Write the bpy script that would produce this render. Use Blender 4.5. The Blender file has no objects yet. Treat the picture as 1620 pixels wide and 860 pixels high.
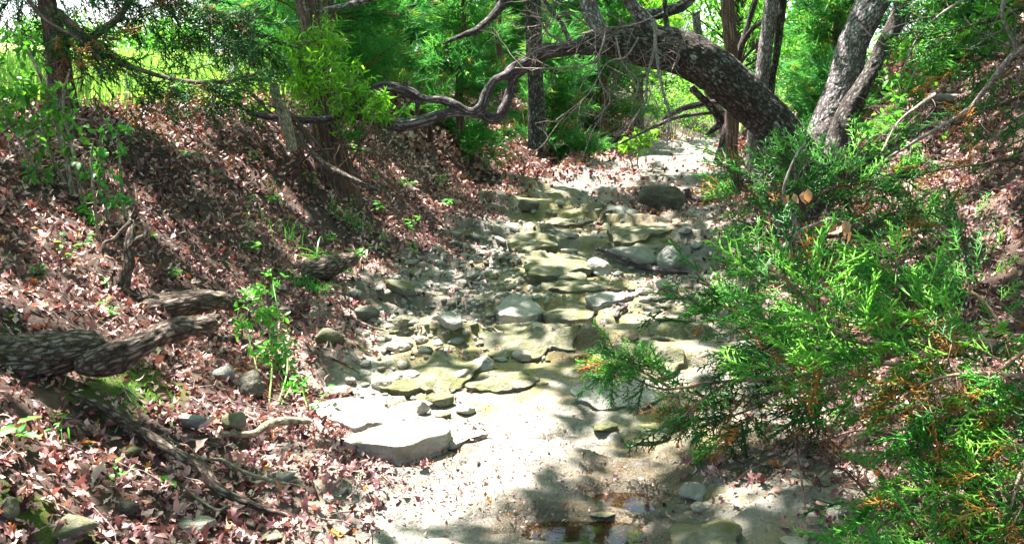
import bpy, math, random
import numpy as np
from mathutils import Vector, Matrix, Euler

np.seterr(over='ignore')
rng = np.random.default_rng(7)
random.seed(7)
D = bpy.data
SC = bpy.context.scene
COL = SC.collection

# ------------------------------------------------------------------ camera, sky, sun, exposure
PITCH = math.radians(11.3)
FPX = 1403.0
CAM = np.array([0.0, 0.0, 1.6])
cam_d = D.cameras.new('camera'); cam = D.objects.new('camera', cam_d); COL.objects.link(cam)
cam.location = CAM; cam.rotation_euler = (math.radians(90) - PITCH, 0, 0)
cam_d.sensor_width = 36; cam_d.lens = FPX / 1620 * 36; cam_d.clip_end = 2000; cam_d.clip_start = 0.05
SC.camera = cam

SUN_EL = math.radians(68)
SUN_AZ = np.array([-0.72, 0.69]); SUN_AZ = SUN_AZ / np.linalg.norm(SUN_AZ)
SUNV = np.array([SUN_AZ[0] * math.cos(SUN_EL), SUN_AZ[1] * math.cos(SUN_EL), math.sin(SUN_EL)])
w = D.worlds.new('World'); SC.world = w; w.use_nodes = True
nt = w.node_tree; bg = nt.nodes['Background']
sky = nt.nodes.new('ShaderNodeTexSky'); sky.sky_type = 'NISHITA'; sky.sun_disc = False
sky.sun_elevation = SUN_EL; sky.sun_rotation = math.atan2(SUN_AZ[0], SUN_AZ[1])
sky.air_density = 1.0; sky.dust_density = 2.5; sky.ozone_density = 1.0
nt.links.new(sky.outputs[0], bg.inputs[0]); bg.inputs[1].default_value = 0.105
sl = D.lights.new('sun', 'SUN'); sl.energy = 5.0; sl.angle = math.radians(0.55); sl.color = (1.0, 0.95, 0.88)
so = D.objects.new('sun', sl); COL.objects.link(so)
so.rotation_euler = Vector(SUNV).to_track_quat('Z', 'Y').to_euler()
SC.view_settings.view_transform = 'Standard'; SC.view_settings.look = 'None'
SC.view_settings.gamma = 1; SC.view_settings.exposure = 2.75
SC.cycles.max_bounces = 7; SC.cycles.transparent_max_bounces = 4

# ------------------------------------------------------------------ numeric helpers
def _hash(ix, iy, iz, seed):
    h = (ix.astype(np.uint32) * np.uint32(374761393) + iy.astype(np.uint32) * np.uint32(668265263)
         + iz.astype(np.uint32) * np.uint32(2147483647) + np.uint32(seed * 974634777 % 4294967295))
    h = (h ^ (h >> np.uint32(13))) * np.uint32(1274126177)
    h = h ^ (h >> np.uint32(16))
    return ((h & np.uint32(0xFFFFFF)).astype(np.float64) / 0xFFFFFF)

def noise(x, y, z=0.0, seed=0):
    x, y, z = np.broadcast_arrays(np.asarray(x, float), np.asarray(y, float), np.asarray(z, float))
    x0 = np.floor(x); y0 = np.floor(y); z0 = np.floor(z)
    fx = x - x0; fy = y - y0; fz = z - z0
    fx = fx * fx * (3 - 2 * fx); fy = fy * fy * (3 - 2 * fy); fz = fz * fz * (3 - 2 * fz)
    ix = x0.astype(np.int64) + 50000; iy = y0.astype(np.int64) + 50000; iz = z0.astype(np.int64) + 50000
    def H_(a, b, c): return _hash(ix + a, iy + b, iz + c, seed)
    c00 = H_(0,0,0)*(1-fx) + H_(1,0,0)*fx; c10 = H_(0,1,0)*(1-fx) + H_(1,1,0)*fx
    c01 = H_(0,0,1)*(1-fx) + H_(1,0,1)*fx; c11 = H_(0,1,1)*(1-fx) + H_(1,1,1)*fx
    return ((c00*(1-fy) + c10*fy)*(1-fz) + (c01*(1-fy) + c11*fy)*fz) * 2 - 1

def fbm(x, y, z=0.0, seed=0, o=4, g=0.5):
    s = 0; a = 1; t = 0
    for i in range(o):
        s = s + a * noise(np.asarray(x) * 2**i, np.asarray(y) * 2**i, np.asarray(z) * 2**i, seed + i * 17); t += a; a *= g
    return s / t

def sstep(a, b, x):
    t = np.clip((x - a) / (b - a), 0, 1); return t * t * (3 - 2 * t)

# ------------------------------------------------------------------ terrain functions
_TY = np.array([-3, 0, 3.2, 4.1, 5.0, 6.4, 9.0, 12.5, 17.3, 22, 30, 60])
_TL = np.array([-.5, -.55, -.62, -.85, -1.12, -.98, -.45, .15, 1.75, 3.3, 6.2, 18])
_TR = np.array([1.2, 1.25, 1.3, 1.45, 1.45, 1.7, 2.2, 3.1, 4.2, 5.2, 9.0, 22])
_yy = np.linspace(-3, 60, 1261)
_k = np.hanning(41); _k /= _k.sum()
_LL = np.convolve(np.pad(np.interp(_yy, _TY, _TL), 20, 'edge'), _k, 'valid')
_RR = np.convolve(np.pad(np.interp(_yy, _TY, _TR), 20, 'edge'), _k, 'valid')
def edgeL(y): return np.interp(y, _yy, _LL)
def edgeR(y): return np.interp(y, _yy, _RR)
_sl = np.gradient(_LL, _yy); _cl = 1 / np.sqrt(1 + _sl**2)

def dist_edge(x, y):
    """signed distance outside the channel, and side (-1 left, +1 right)"""
    c = np.interp(y, _yy, _cl)
    wob = 0.10 * fbm(np.asarray(x) * 0.0 + 3, np.asarray(y) * 1.3, seed=3, o=3)
    dl = (edgeL(y) + wob - x) * c
    dr = (x - edgeR(y) + wob) * c
    return np.where(dl > dr, dl, dr), np.where(dl > dr, -1, 1)

PX = lambda px, py: (np.array([(px - 810) / FPX, math.cos(PITCH) + (430 - py) / FPX * math.sin(PITCH),
                               -math.sin(PITCH) + (430 - py) / FPX * math.cos(PITCH)]))
def W(px, py, Y):
    d = PX(px, py); return CAM + d * (Y / d[1])
def proj(p):
    p = np.asarray(p) - CAM
    f = p[..., 1] * math.cos(PITCH) - p[..., 2] * math.sin(PITCH)
    u = p[..., 1] * math.sin(PITCH) + p[..., 2] * math.cos(PITCH)
    f = np.maximum(f, 1e-3)
    return 810 + p[..., 0] / f * FPX, 430 - u / f * FPX

# pools: centre pixel -> flat position near the bed
def _flat(px, py, z=0.0):
    d = PX(px, py); t = (z - CAM[2]) / d[2]; p = CAM + d * t; return p[0], p[1]
POOLS = []
for (px, py, rx, ry, dep) in [(992, 788, .16, .09, .04), (900, 838, .24, .11, .018), (930, 585, .16, .12, .006),
                              (700, 735, .0, .0, .0), (1015, 345, .3, .5, .03), (735, 443, .28, .20, .03)]:
    if rx > 0:
        X0, Y0 = _flat(px, py); POOLS.append((X0, Y0, rx, ry, dep))

def bed(x, y):
    x = np.asarray(x, float); y = np.asarray(y, float)
    cx = x - (edgeL(y) + edgeR(y)) / 2
    base = 0.006 * y
    fg = sstep(5.1, 4.4, y + 0.5 * np.maximum(x - .45, 0) * 2 - .3 * fbm(x * 2, y * 2, seed=55, o=2))
    s = 0.15 * fbm(x * 0.5, y * 1.5, seed=21, o=5, g=.55) + 0.004 * y
    s2 = s + 0.045 * fbm(x * .35 + 7, y * .8, seed=33, o=2) + 0.012 * fbm(x * 6, y * 9, seed=22, o=3)
    step = 0.07
    q = s2 / step + 20; fl = np.floor(q); fr = q - fl
    ter = (fl - 20 + sstep(0.0, 0.10, fr) + 0.10 * fr) * step
    q2 = (s2 * 1.2 + .05 * fbm(x * 2, y * 4, seed=91, o=2)) / .030 + 40; f2 = np.floor(q2)
    ter2 = (f2 - 40 + sstep(0, .15, q2 - f2)) * .014
    cr = np.abs(fbm(x * 1.1 + 2, y * 2.0, seed=47, o=4)); smooth = 0.05 * fbm(x * .9 + 4, y * .9, seed=44, o=3) + 0.016 * fbm(x * 5, y * 5, seed=45, o=4) - .024 * sstep(.03, .0, cr) + .020 * sstep(-.015, .015, fbm(x * .9 + 3, y * 1.8, seed=52, o=4)) + .016 * sstep(-.02, .02, fbm(x * 1.3, y * 2.2 + 5, seed=48, o=3))
    lump = .007 * fbm(x * 9, y * 12, seed=61, o=3)
    z = base + fg * smooth + (1 - fg) * (ter + ter2 + lump)
    z = z + 0.003 * fbm(x * 22, y * 22, seed=46, o=3)
    # mossy hump at the right foreground
    z = z + 0.10 * np.exp(-(((x - 1.02) / .28)**2 + ((y - 3.5) / .75)**2)) * (1 + .4 * fbm(x * 5, y * 5, seed=9, o=3))
    z = z - 0.035 * np.exp(-(((x - .55) / .22)**2 + ((y - 3.3) / .6)**2))
    for (X0, Y0, rx, ry, dep) in POOLS:
        a = ((x - X0) / rx)**2 + ((y - Y0) / ry)**2 + 1.3 * fbm(x * 4, y * 6, seed=77, o=4)
        m = sstep(2.0, .2, a)
        z = z * (1 - m) + m * (base + POOLZ.get((X0, Y0), 0) - dep)
    # rises a little where it meets the banks
    d, s_ = dist_edge(x, y)
    z = z + .12 * sstep(-.35, .25, d)
    return z
POOLZ = {}
for (X0, Y0, rx, ry, dep) in POOLS:
    POOLZ[(X0, Y0)] = 0.0
_tmp = {}
_P = POOLS; POOLS = []
for (X0, Y0, rx, ry, dep) in _P:
    _tmp[(X0, Y0)] = float(np.min(bed(X0 + np.linspace(-rx, rx, 9)[:, None], Y0 + np.linspace(-ry, ry, 9)[None, :])) - .006 * Y0 - .004)
POOLZ = _tmp; POOLS = _P

def bank(x, y):
    d, s = dist_edge(x, y)
    dd = np.maximum(d, 0)
    n = 0.10 * fbm(x * .8, y * .8, seed=5, o=3) + .035 * fbm(x * 3.5, y * 3.5, seed=6, o=3)
    topL = 1.42 + 0.02 * np.clip(y - 9, -5, 10)
    rawL = .42 * dd + .42 * np.maximum(dd - .7, 0)
    hl = topL - np.log1p(np.exp((topL - rawL) * 5)) / 5 + np.log1p(np.exp(topL * 5)) / 5 - topL
    hl = np.where(dd > 0, hl, 0) + .07 * np.maximum(dd - 2.6, 0)
    hl = np.minimum(hl, 3.2)
    topR = 3.4
    rawR = .40 * dd + .36 * np.maximum(dd - .8, 0)
    hr = np.minimum(rawR, topR) - 0
    hr = topR - np.log1p(np.exp((topR - rawR) * 4)) / 4
    h = np.where(s < 0, hl, hr) + n * sstep(0, .6, dd) + .05
    return h
def ground(x, y):
    d, s = dist_edge(x, y)
    h = bank(x, y) + .006 * np.asarray(y)
    return np.where(d > 0, h, .006 * np.asarray(y) + .05 - .32 * sstep(0, -.25, d))
def H(x, y):
    d, s = dist_edge(x, y)
    g = ground(x, y); b = bed(x, y)
    return np.where(d < .28, np.maximum(g, b), g)
H_exact = H
_gx = np.arange(-10, 13.01, .03); _gy = np.arange(-3, 31.01, .03)
_GT = H_exact(*np.meshgrid(_gx, _gy)).astype(np.float32)
def H(x, y):
    """terrain height, read from a table made once (the exact function beyond it)"""
    x = np.asarray(x, float); y = np.asarray(y, float); x, y = np.broadcast_arrays(x, y)
    u = np.clip((x + 10) / .03, 0, len(_gx) - 1.001); v = np.clip((y + 3) / .03, 0, len(_gy) - 1.001)
    i = u.astype(int); j = v.astype(int); fu = u - i; fv = v - j
    r = (_GT[j, i] * (1 - fu) + _GT[j, i + 1] * fu) * (1 - fv) + (_GT[j + 1, i] * (1 - fu) + _GT[j + 1, i + 1] * fu) * fv
    out = (x < -10) | (x > 13) | (y < -3) | (y > 31)
    if out.any(): r = np.where(out, ground(x, y), r)
    return r
_T = np.concatenate([np.arange(1.5, 8, .01), np.arange(8, 29, .03)])
def G(px, py):
    """point of the terrain seen at a pixel of the photograph"""
    d = PX(px, py); q = CAM[None] + d[None] * _T[:, None]
    z = H(q[:, 0], q[:, 1]); hit = np.nonzero(q[:, 2] < z)[0]
    i = hit[0] if len(hit) else len(_T) - 1
    return np.array([q[i, 0], q[i, 1], z[i]])
def gnormal(x, y, e=.04):
    zx = (H(x + e, y) - H(x - e, y)) / (2 * e); zy = (H(x, y + e) - H(x, y - e)) / (2 * e)
    n = np.stack([-zx, -zy, np.ones_like(zx)], -1); return n / np.linalg.norm(n, axis=-1, keepdims=True)

# ------------------------------------------------------------------ mesh building
class MB:
    def __init__(s): s.v = []; s.f = []; s.a = {}; s.n = 0
    def add(s, v, f, **attr):
        v = np.asarray(v, float).reshape(-1, 3); f = np.asarray(f, np.int64).reshape(-1, 3)
        s.v.append(v); s.f.append(f + s.n)
        for k, val in attr.items():
            s.a.setdefault(k, []).append((s.n, np.asarray(val, float)))
        s.n += len(v)
    def mesh(s, name, org=(0, 0, 0), smooth=True):
        v = np.concatenate(s.v) - np.asarray(org); f = np.concatenate(s.f)
        m = D.meshes.new(name); nf = len(f)
        m.vertices.add(len(v)); m.vertices.foreach_set('co', v.astype(np.float32).ravel())
        m.loops.add(nf * 3); m.loops.foreach_set('vertex_index', f.astype(np.int32).ravel())
        m.polygons.add(nf); m.polygons.foreach_set('loop_start', (np.arange(nf) * 3).astype(np.int32))
        m.polygons.foreach_set('loop_total', np.full(nf, 3, np.int32))
        if smooth: m.polygons.foreach_set('use_smooth', np.ones(nf, bool))
        for k, parts in s.a.items():
            dim = 3 if parts[0][1].ndim == 2 else 1
            arr = np.zeros((len(v), dim), np.float32)
            for n0, val in parts: arr[n0:n0 + len(val)] = val.reshape(len(val), dim)
            at = m.attributes.new(k, 'FLOAT_VECTOR' if dim == 3 else 'FLOAT', 'POINT')
            at.data.foreach_set('vector' if dim == 3 else 'value', arr.ravel())
        m.update(); m.validate()
        return m

ORG = {}
def thing(name, label, cat, loc, group=None):
    o = D.objects.new(name, None); COL.objects.link(o); o.location = Vector(loc); o.empty_display_size = .1
    ORG[o] = np.array(loc, float); tag(o, label, cat, group); return o
def tag(o, label, cat, group=None):
    o['label'] = label; o['category'] = cat
    if group: o['group'] = group
    return o
def obj(name, mb, mat, parent=None, kind=None, smooth=True, origin=None):
    org = ORG[parent] if parent is not None else (np.zeros(3) if origin is None else np.asarray(origin, float))
    m = mb.mesh(name, org, smooth); o = D.objects.new(name, m); COL.objects.link(o); m.materials.append(mat)
    if parent is not None: o.parent = parent
    else: o.location = Vector(org)
    ORG[o] = org
    if kind: o['kind'] = kind
    return o
def piece(name, mesh, parent, M):
    """an object sharing mesh data, placed by world matrix M under parent"""
    o = D.objects.new(name, mesh); COL.objects.link(o)
    if parent is not None:
        o.parent = parent; M = Matrix.Translation(-Vector(ORG[parent])) @ M
    o.matrix_basis = M; return o

def catmull(P, n):
    P = np.asarray(P, float)
    if len(P) == 2: t = np.linspace(0, 1, n)[:, None]; return P[0] * (1 - t) + P[1] * t
    Q = np.vstack([2 * P[0] - P[1], P, 2 * P[-1] - P[-2]])
    ts = np.linspace(0, len(P) - 1 - 1e-9, n); i = ts.astype(int); t = (ts - i)[:, None]
    a, b, c, d = Q[i], Q[i + 1], Q[i + 2], Q[i + 3]
    return .5 * ((2 * b) + (-a + c) * t + (2 * a - 5 * b + 4 * c - d) * t**2 + (-a + 3 * b - 3 * c + d) * t**3)

def frames(C):
    T = np.gradient(C, axis=0); T /= np.linalg.norm(T, axis=1, keepdims=True) + 1e-9
    n = np.cross(T[0], [0.31, 0.2, 1.0]); 
    if np.linalg.norm(n) < .05: n = np.cross(T[0], [1, 0, 0.])
    N = [n / np.linalg.norm(n)]
    for i in range(1, len(C)):
        v = N[-1] - T[i] * np.dot(N[-1], T[i]); N.append(v / (np.linalg.norm(v) + 1e-9))
    N = np.array(N); return T, N, np.cross(T, N)

def tube(mb, P, R, segs=8, ring=.05, bark=0.0, seed=0, knots=0.0, cap=True, tint=None, maxr=400):
    P = np.asarray(P, float); R = np.asarray(R, float)
    L = np.linalg.norm(np.diff(P, axis=0), axis=1).sum()
    n = int(min(maxr, max(len(P), 3, L / ring)))
    C = catmull(P, n); r = catmull(np.stack([R, R, R], 1), n)[:, 0].clip(0.0008)
    T, N, B = frames(C)
    s = np.concatenate([[0], np.cumsum(np.linalg.norm(np.diff(C, axis=0), axis=1))])
    th = np.linspace(0, 2 * math.pi, segs, endpoint=False)
    ct, st = np.cos(th), np.sin(th)
    rr = np.repeat(r[:, None], segs, 1); S = np.repeat(s[:, None], segs, 1)
    bx = ct[None] * rr; by = st[None] * rr
    if knots: rr = rr * (1 + knots * fbm(ct[None] * 1.3 + seed, st[None] * 1.3, S * 2.2 / max(r.mean() * 8, .15), seed, 3))
    if bark:
        a = fbm(bx * 24, by * 24, S * 11 + fbm(bx * 9, by * 9, S * 9, seed + 3, 2) * .8, seed + 5, 3)
        rr = rr + bark * (1 - np.abs(a) * 2.6)
    V = C[:, None] + (N[:, None] * ct[None, :, None] + B[:, None] * st[None, :, None]) * rr[..., None]
    idx = np.arange(n * segs).reshape(n, segs); nx = np.roll(idx, -1, 1)
    q = np.stack([idx[:-1], idx[1:], nx[1:], nx[:-1]], -1).reshape(-1, 4)
    f = np.concatenate([q[:, [0, 1, 2]], q[:, [0, 2, 3]]])[:, ::-1]
    V = V.reshape(-1, 3); bk = np.stack([bx, by, S + seed * 3.1], -1).reshape(-1, 3)
    if cap:
        k = len(V); V = np.vstack([V, C[0], C[-1]]); bk = np.vstack([bk, [0, 0, s[0]], [0, 0, s[-1]]])
        f = np.vstack([f, np.stack([idx[0], nx[0], np.full(segs, k)], 1), np.stack([nx[-1], idx[-1], np.full(segs, k + 1)], 1)])
    at = dict(bk=bk)
    at['tint'] = np.full(len(V), rng.random() if tint is None else tint)
    mb.add(V, f, **at)
    return C, r

def twig(mb, p0, d, L, r, depth=2, seed=0, droop=0.0, wig=.35, nside=4, segs=4, ring=.06, spread=.7):
    """crooked twig with side twigs"""
    n = 6; pts = [np.array(p0, float)]; dd = np.array(d, float) / np.linalg.norm(d)
    for i in range(n):
        dd = dd + rng.normal(0, wig, 3) * .5 + np.array([0, 0, -droop]); dd /= np.linalg.norm(dd)
        pts.append(pts[-1] + dd * L / n)
    C, _ = tube(mb, pts, np.linspace(r, r * .35, n + 1), segs, ring, cap=False)
    ends = [C[-1]]
    if depth > 0:
        for k in range(nside):
            i = int(len(C) * rng.uniform(.2, .95)); i = min(i, len(C) - 2)
            t = C[i + 1] - C[i]; t /= np.linalg.norm(t) + 1e-9
            sd = t * .7 + rng.normal(0, spread, 3); 
            ends += twig(mb, C[i], sd, L * rng.uniform(.3, .55), r * .5, depth - 1, seed, droop, wig, nside, max(3, segs - 1), ring, spread)
    return ends

def scatter(mb, tv, tf, pos, X, Y, Z, scale, tint, extra=None):
    """join copies of a template: axes X,Y,Z (m,3), scale (m,) or (m,3)"""
    m = len(pos); k = len(tv)
    sc = np.asarray(scale, float); sc = np.repeat(sc[:, None], 3, 1) if sc.ndim == 1 else sc
    V = pos[:, None] + X[:, None] * (tv[None, :, 0:1] * sc[:, None, 0:1]) + Y[:, None] * (tv[None, :, 1:2] * sc[:, None, 1:2]) + Z[:, None] * (tv[None, :, 2:3] * sc[:, None, 2:3])
    F = tf[None] + (np.arange(m) * k)[:, None, None]
    tt = np.repeat(np.asarray(tint, float), k)
    if extra is not None: tt = tt + np.tile(extra, m)
    mb.add(V.reshape(-1, 3), F.reshape(-1, 3), tint=tt)

def unit(v): return v / (np.linalg.norm(v, axis=-1, keepdims=True) + 1e-9)
def axes(fwd, up):
    X = unit(fwd); Z = unit(up - X * (X * up).sum(-1, keepdims=True)); return X, np.cross(Z, X), Z

# --- leaf templates: along +x, width y, up z
def lobed_leaf(curl, fold, wob, seed, low=False):
    if low:
        half = [(0, .0), (.25, .20), (.38, .10), (.6, .28), (.75, .1), (1, 0)]
    else:
        half = [(0, .015), (.10, .05), (.20, .20), (.27, .21), (.31, .07), (.42, .12), (.50, .27), (.57, .25), (.56, .12), (.68, .11), (.77, .21), (.83, .18), (.80, .08), (.92, .06), (1, 0)]
    r = np.random.default_rng(seed)
    mid = np.linspace(0, 1, 3 if low else 5)
    def z(x, y): return curl * (x - .5)**2 * 1.2 - curl * .3 + fold * abs(y) + wob * math.sin(x * 7 + y * 9 + seed) * .06
    V = [(x, 0, z(x, 0)) for x in mid]; F = []
    for sgn in (1, -1):
        base = len(V)
        jit = 1 + r.normal(0, .12)
        for (x, y) in half: V.append((x, sgn * y * jit, z(x, sgn * y * jit)))
        mi = 0
        for i in range(len(half) - 1):
            tgt = int(round((half[i + 1][0]) * (len(mid) - 1)))
            a, b = base + i, base + i + 1
            F.append((mi, b, a) if sgn > 0 else (mi, a, b))
            if tgt > mi:
                F.append((mi, tgt, b) if sgn > 0 else (mi, b, tgt)); mi = tgt
    V = np.array(V, float); V[:, 0] -= .45
    return V, np.array(F)
def oval_leaf(wd=.45, fold=.15, droop=.15):
    V = np.array([(0, 0, 0), (.33, wd / 2, fold * .5), (.33, -wd / 2, fold * .5), (.7, wd * .38, fold * .4 - droop * .5), (.7, -wd * .38, fold * .4 - droop * .5),
                  (1, 0, -droop), (.35, 0, 0), (.7, 0, -droop * .4)], float)
    F = np.array([(0, 6, 1), (0, 2, 6), (6, 7, 3), (6, 3, 1), (6, 2, 4), (6, 4, 7), (7, 5, 3), (7, 4, 5)])
    return V, F
def rhomb(wd=.5, fold=.12):
    V = np.array([(0, 0, 0), (.5, wd / 2, fold), (1, 0, 0), (.5, -wd / 2, fold)], float); return V, np.array([(0, 2, 1), (0, 3, 2)])

def spike_set(A, B, wd):
    """3-sided slim spikes from A to B"""
    A = np.asarray(A, float); B = np.asarray(B, float); d = unit(B - A)
    n = unit(np.cross(d, np.array([.3, .5, .81]))); b = np.cross(d, n); wd = np.asarray(wd)[:, None]
    V = np.stack([A + n * wd, A + (-.5 * n + .87 * b) * wd, A + (-.5 * n - .87 * b) * wd, B], 1)
    F0 = np.array([(3, 1, 0), (3, 2, 1), (3, 0, 2)])
    F = F0[None] + (np.arange(len(A)) * 4)[:, None, None]
    return V.reshape(-1, 3), F.reshape(-1, 3)
def juniper_spray(seed, nside=10, nsub=3, flat=.35, thick=.027):
    """unit-length spray along +x"""
    r = np.random.default_rng(seed); A = []; B = []; Wd = []
    ax = [np.array([0, 0, 0.])]; d = np.array([1, 0, 0.])
    for i in range(8): d = unit(d + r.normal(0, .12, 3) * [0, 1, .6]); ax.append(ax[-1] + d / 8)
    ax = np.array(ax)
    for i in range(8): A.append(ax[i]); B.append(ax[i + 1] + (ax[i + 1] - ax[i]) * .3); Wd.append(thick * 1.1)
    for k in range(nside):
        t = (k + .6) / nside * .97; i = min(int(t * 8), 7); p = ax[i] * (1 - (t * 8 - i)) + ax[i + 1] * (t * 8 - i)
        s = 1 if k % 2 else -1
        L = (.42 * (1 - t)**.7 + .14) * r.uniform(.7, 1.2)
        dv = unit(np.array([.75, s * .75 * r.uniform(.6, 1.2), r.normal(0, flat)]))
        A.append(p); B.append(p + dv * L); Wd.append(thick)
        for j in range(nsub):
            u = (j + .5) / nsub * r.uniform(.8, 1.1); q = p + dv * L * u; ss = 1 if j % 2 else -1
            ortho = unit(np.cross(dv, [0, 0, 1.])) * ss + np.array([0, 0, r.normal(0, .5)])
            sv = unit(dv * .9 + ortho * .8); l2 = L * (.42 - .22 * u) * r.uniform(.8, 1.3) + .03
            A.append(q); B.append(q + sv * l2); Wd.append(thick * .85)
    return spike_set(A, B, Wd)
def flat_spray(seed, n=11, wd=.05):
    """cheap spray of slim triangles for cedars further off"""
    r = np.random.default_rng(seed); V = []; F = []
    for k in range(n):
        t = k / n * .85; s = (1, -1)[k % 2]; L = (.55 * (1 - t) + .2) * r.uniform(.7, 1.2)
        p = np.array([t, 0, r.normal(0, .04)]); d = unit(np.array([1, s * r.uniform(.3, 1.1), r.normal(0, .45)]))
        n_ = unit(np.cross(d, r.normal(0, 1, 3))) * wd
        b = len(V); V += [p - n_ * .6, p + n_ * .6, p + d * L]; F.append((b, b + 1, b + 2))
    b = len(V); V += [(0, -.02, 0), (0, .02, 0), (1, 0, 0)]; F.append((b, b + 1, b + 2))
    return np.array(V, float), np.array(F)

# ------------------------------------------------------------------ materials
def mat(name):
    m = D.materials.new(name); m.use_nodes = True; n = m.node_tree.nodes; l = m.node_tree.links
    return m, n, l, n['Principled BSDF']
def node(n, t, **k):
    x = n.new(t)
    for a, b in k.items(): setattr(x, a, b)
    return x
def ramp(n, stops, interp='LINEAR'):
    r = n.new('ShaderNodeValToRGB'); r.color_ramp.interpolation = interp; e = r.color_ramp.elements
    while len(e) > 1: e.remove(e[-1])
    e[0].position = stops[0][0]; e[0].color = (*stops[0][1], 1)
    for p, c in stops[1:]: q = e.new(p); q.color = (*c, 1)
    return r
def ntex(n, l, vec, scale, detail=4, rough=.55, dist=0):
    t = n.new('ShaderNodeTexNoise'); t.inputs['Scale'].default_value = scale; t.inputs['Detail'].default_value = detail
    t.inputs['Roughness'].default_value = rough; t.inputs['Distortion'].default_value = dist
    if vec is not None: l.new(vec, t.inputs['Vector'])
    return t
def mixc(n, l, fac, a, b, mode='MIX'):
    x = n.new('ShaderNodeMix'); x.data_type = 'RGBA'; x.blend_type = mode
    for s, v in ((x.inputs[0], fac), (x.inputs[6], a), (x.inputs[7], b)):
        if hasattr(v, 'is_linked') or hasattr(v, 'links'): l.new(v, s)
        elif isinstance(v, (int, float)): s.default_value = v
        else: s.default_value = (*v, 1)
    return x.outputs[2]
def mathn(n, l, op, a, b=None, clamp=False):
    x = n.new('ShaderNodeMath'); x.operation = op; x.use_clamp = clamp
    for s, v in ((x.inputs[0], a), (x.inputs[1], b)):
        if v is None: continue
        if isinstance(v, (int, float)): s.default_value = v
        else: l.new(v, s)
    return x.outputs[0]
def maprange(n, l, v, a, b, c=0, d=1):
    x = n.new('ShaderNodeMapRange'); l.new(v, x.inputs[0])
    for i, q in enumerate((a, b, c, d)): x.inputs[i + 1].default_value = q
    return x.outputs[0]
def bump(n, l, p, h, strength, dist, prev=None):
    b = n.new('ShaderNodeBump'); b.inputs['Strength'].default_value = strength; b.inputs['Distance'].default_value = dist
    l.new(h, b.inputs['Height'])
    if prev is not None: l.new(prev, b.inputs['Normal'])
    if p is not None: l.new(b.outputs[0], p.inputs['Normal'])
    return b.outputs[0]
def attr(n, name):
    a = n.new('ShaderNodeAttribute'); a.attribute_name = name; return a

def leaf_mat(name, stops, trans=.4, rough=.5, spec=.25, objrand=False, trcol=None):
    m, n, l, p = mat(name)
    if objrand: f = n.new('ShaderNodeObjectInfo').outputs['Random']
    else: f = attr(n, 'tint').outputs['Fac']
    r = ramp(n, stops); l.new(f, r.inputs[0])
    g = n.new('ShaderNodeNewGeometry')
    nz = ntex(n, l, g.outputs['Position'], 30, 2)
    c = mixc(n, l, maprange(n, l, nz.outputs[0], .3, .7, 0, .35), r.outputs[0], (.5, .5, .5), 'MULTIPLY')
    l.new(c, p.inputs['Base Color']); p.inputs['Roughness'].default_value = rough
    p.inputs['Specular IOR Level'].default_value = spec
    if trans > 0:
        t = n.new('ShaderNodeBsdfTranslucent')
        tc = mixc(n, l, 1.0, c, trcol or (1.5, 1.6, .7), 'MULTIPLY'); l.new(tc, t.inputs[0])
        x = n.new('ShaderNodeMixShader'); x.inputs[0].default_value = trans
        l.new(p.outputs[0], x.inputs[1]); l.new(t.outputs[0], x.inputs[2]); l.new(x.outputs[0], n['Material Output'].inputs[0])
    return m
CED = [(0, (.015, .070, .018)), (.35, (.030, .125, .028)), (.7, (.050, .190, .035)), (.9, (.085, .23, .03)), (.93, (.30, .17, .03)), (1, (.36, .15, .04))]
M_CED = leaf_mat('cedar_scale_leaves', CED, .25, .45, .3)
M_CEDN = leaf_mat('juniper_sprays_near', [(0, (.014, .08, .014)), (.3, (.035, .19, .020)), (.6, (.08, .34, .030)), (.84, (.19, .48, .04)), (.88, (.34, .24, .03)), (1, (.42, .17, .035))], .3, .42, .4)
M_CEDF = leaf_mat('distant_cedar_foliage', [(0, (.025, .12, .05)), (.4, (.045, .19, .06)), (.8, (.09, .29, .07)), (.95, (.16, .32, .06)), (1, (.26, .15, .06))], .5, .6, .2)
M_OAKG = leaf_mat('green_oak_leaves', [(0, (.035, .14, .025)), (.5, (.08, .27, .035)), (1, (.17, .40, .05))], .5, .45, .35)
M_YEL = leaf_mat('yellow_green_leaves', [(0, (.07, .22, .02)), (.5, (.14, .36, .03)), (1, (.26, .48, .05))], .5, .45, .3)
M_SEED = leaf_mat('seedling_leaves', [(0, (.04, .20, .04)), (.5, (.08, .34, .05)), (1, (.16, .44, .05))], .4, .4, .4)
M_SEEDP = leaf_mat('seedling_leaf_single', [(0, (.04, .20, .04)), (.5, (.08, .34, .05)), (1, (.16, .44, .05))], .4, .4, .4, objrand=True)
M_GRASS = leaf_mat('meadow_grass', [(0, (.09, .20, .05)), (.6, (.18, .32, .09)), (1, (.32, .40, .15))], .45, .5, .2)
LIT = [(0, (.045, .017, .025)), (.25, (.15, .055, .065)), (.5, (.33, .155, .145)), (.75, (.53, .305, .27)), (.93, (.68, .47, .41)), (.96, (.40, .13, .03)), (1, (.48, .22, .05))]
M_LIT = leaf_mat('dry_oak_leaf_litter', LIT, .12, .5, .35, trcol=(1.2, .7, .4))
M_LITP = leaf_mat('dry_oak_leaf_single', LIT, .12, .5, .35, objrand=True, trcol=(1.2, .7, .4))
M_POD = leaf_mat('dry_tan_leaves', [(0, (.30, .19, .10)), (1, (.46, .30, .18))], .3, .6, .2, trcol=(1.2, .8, .5))

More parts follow.
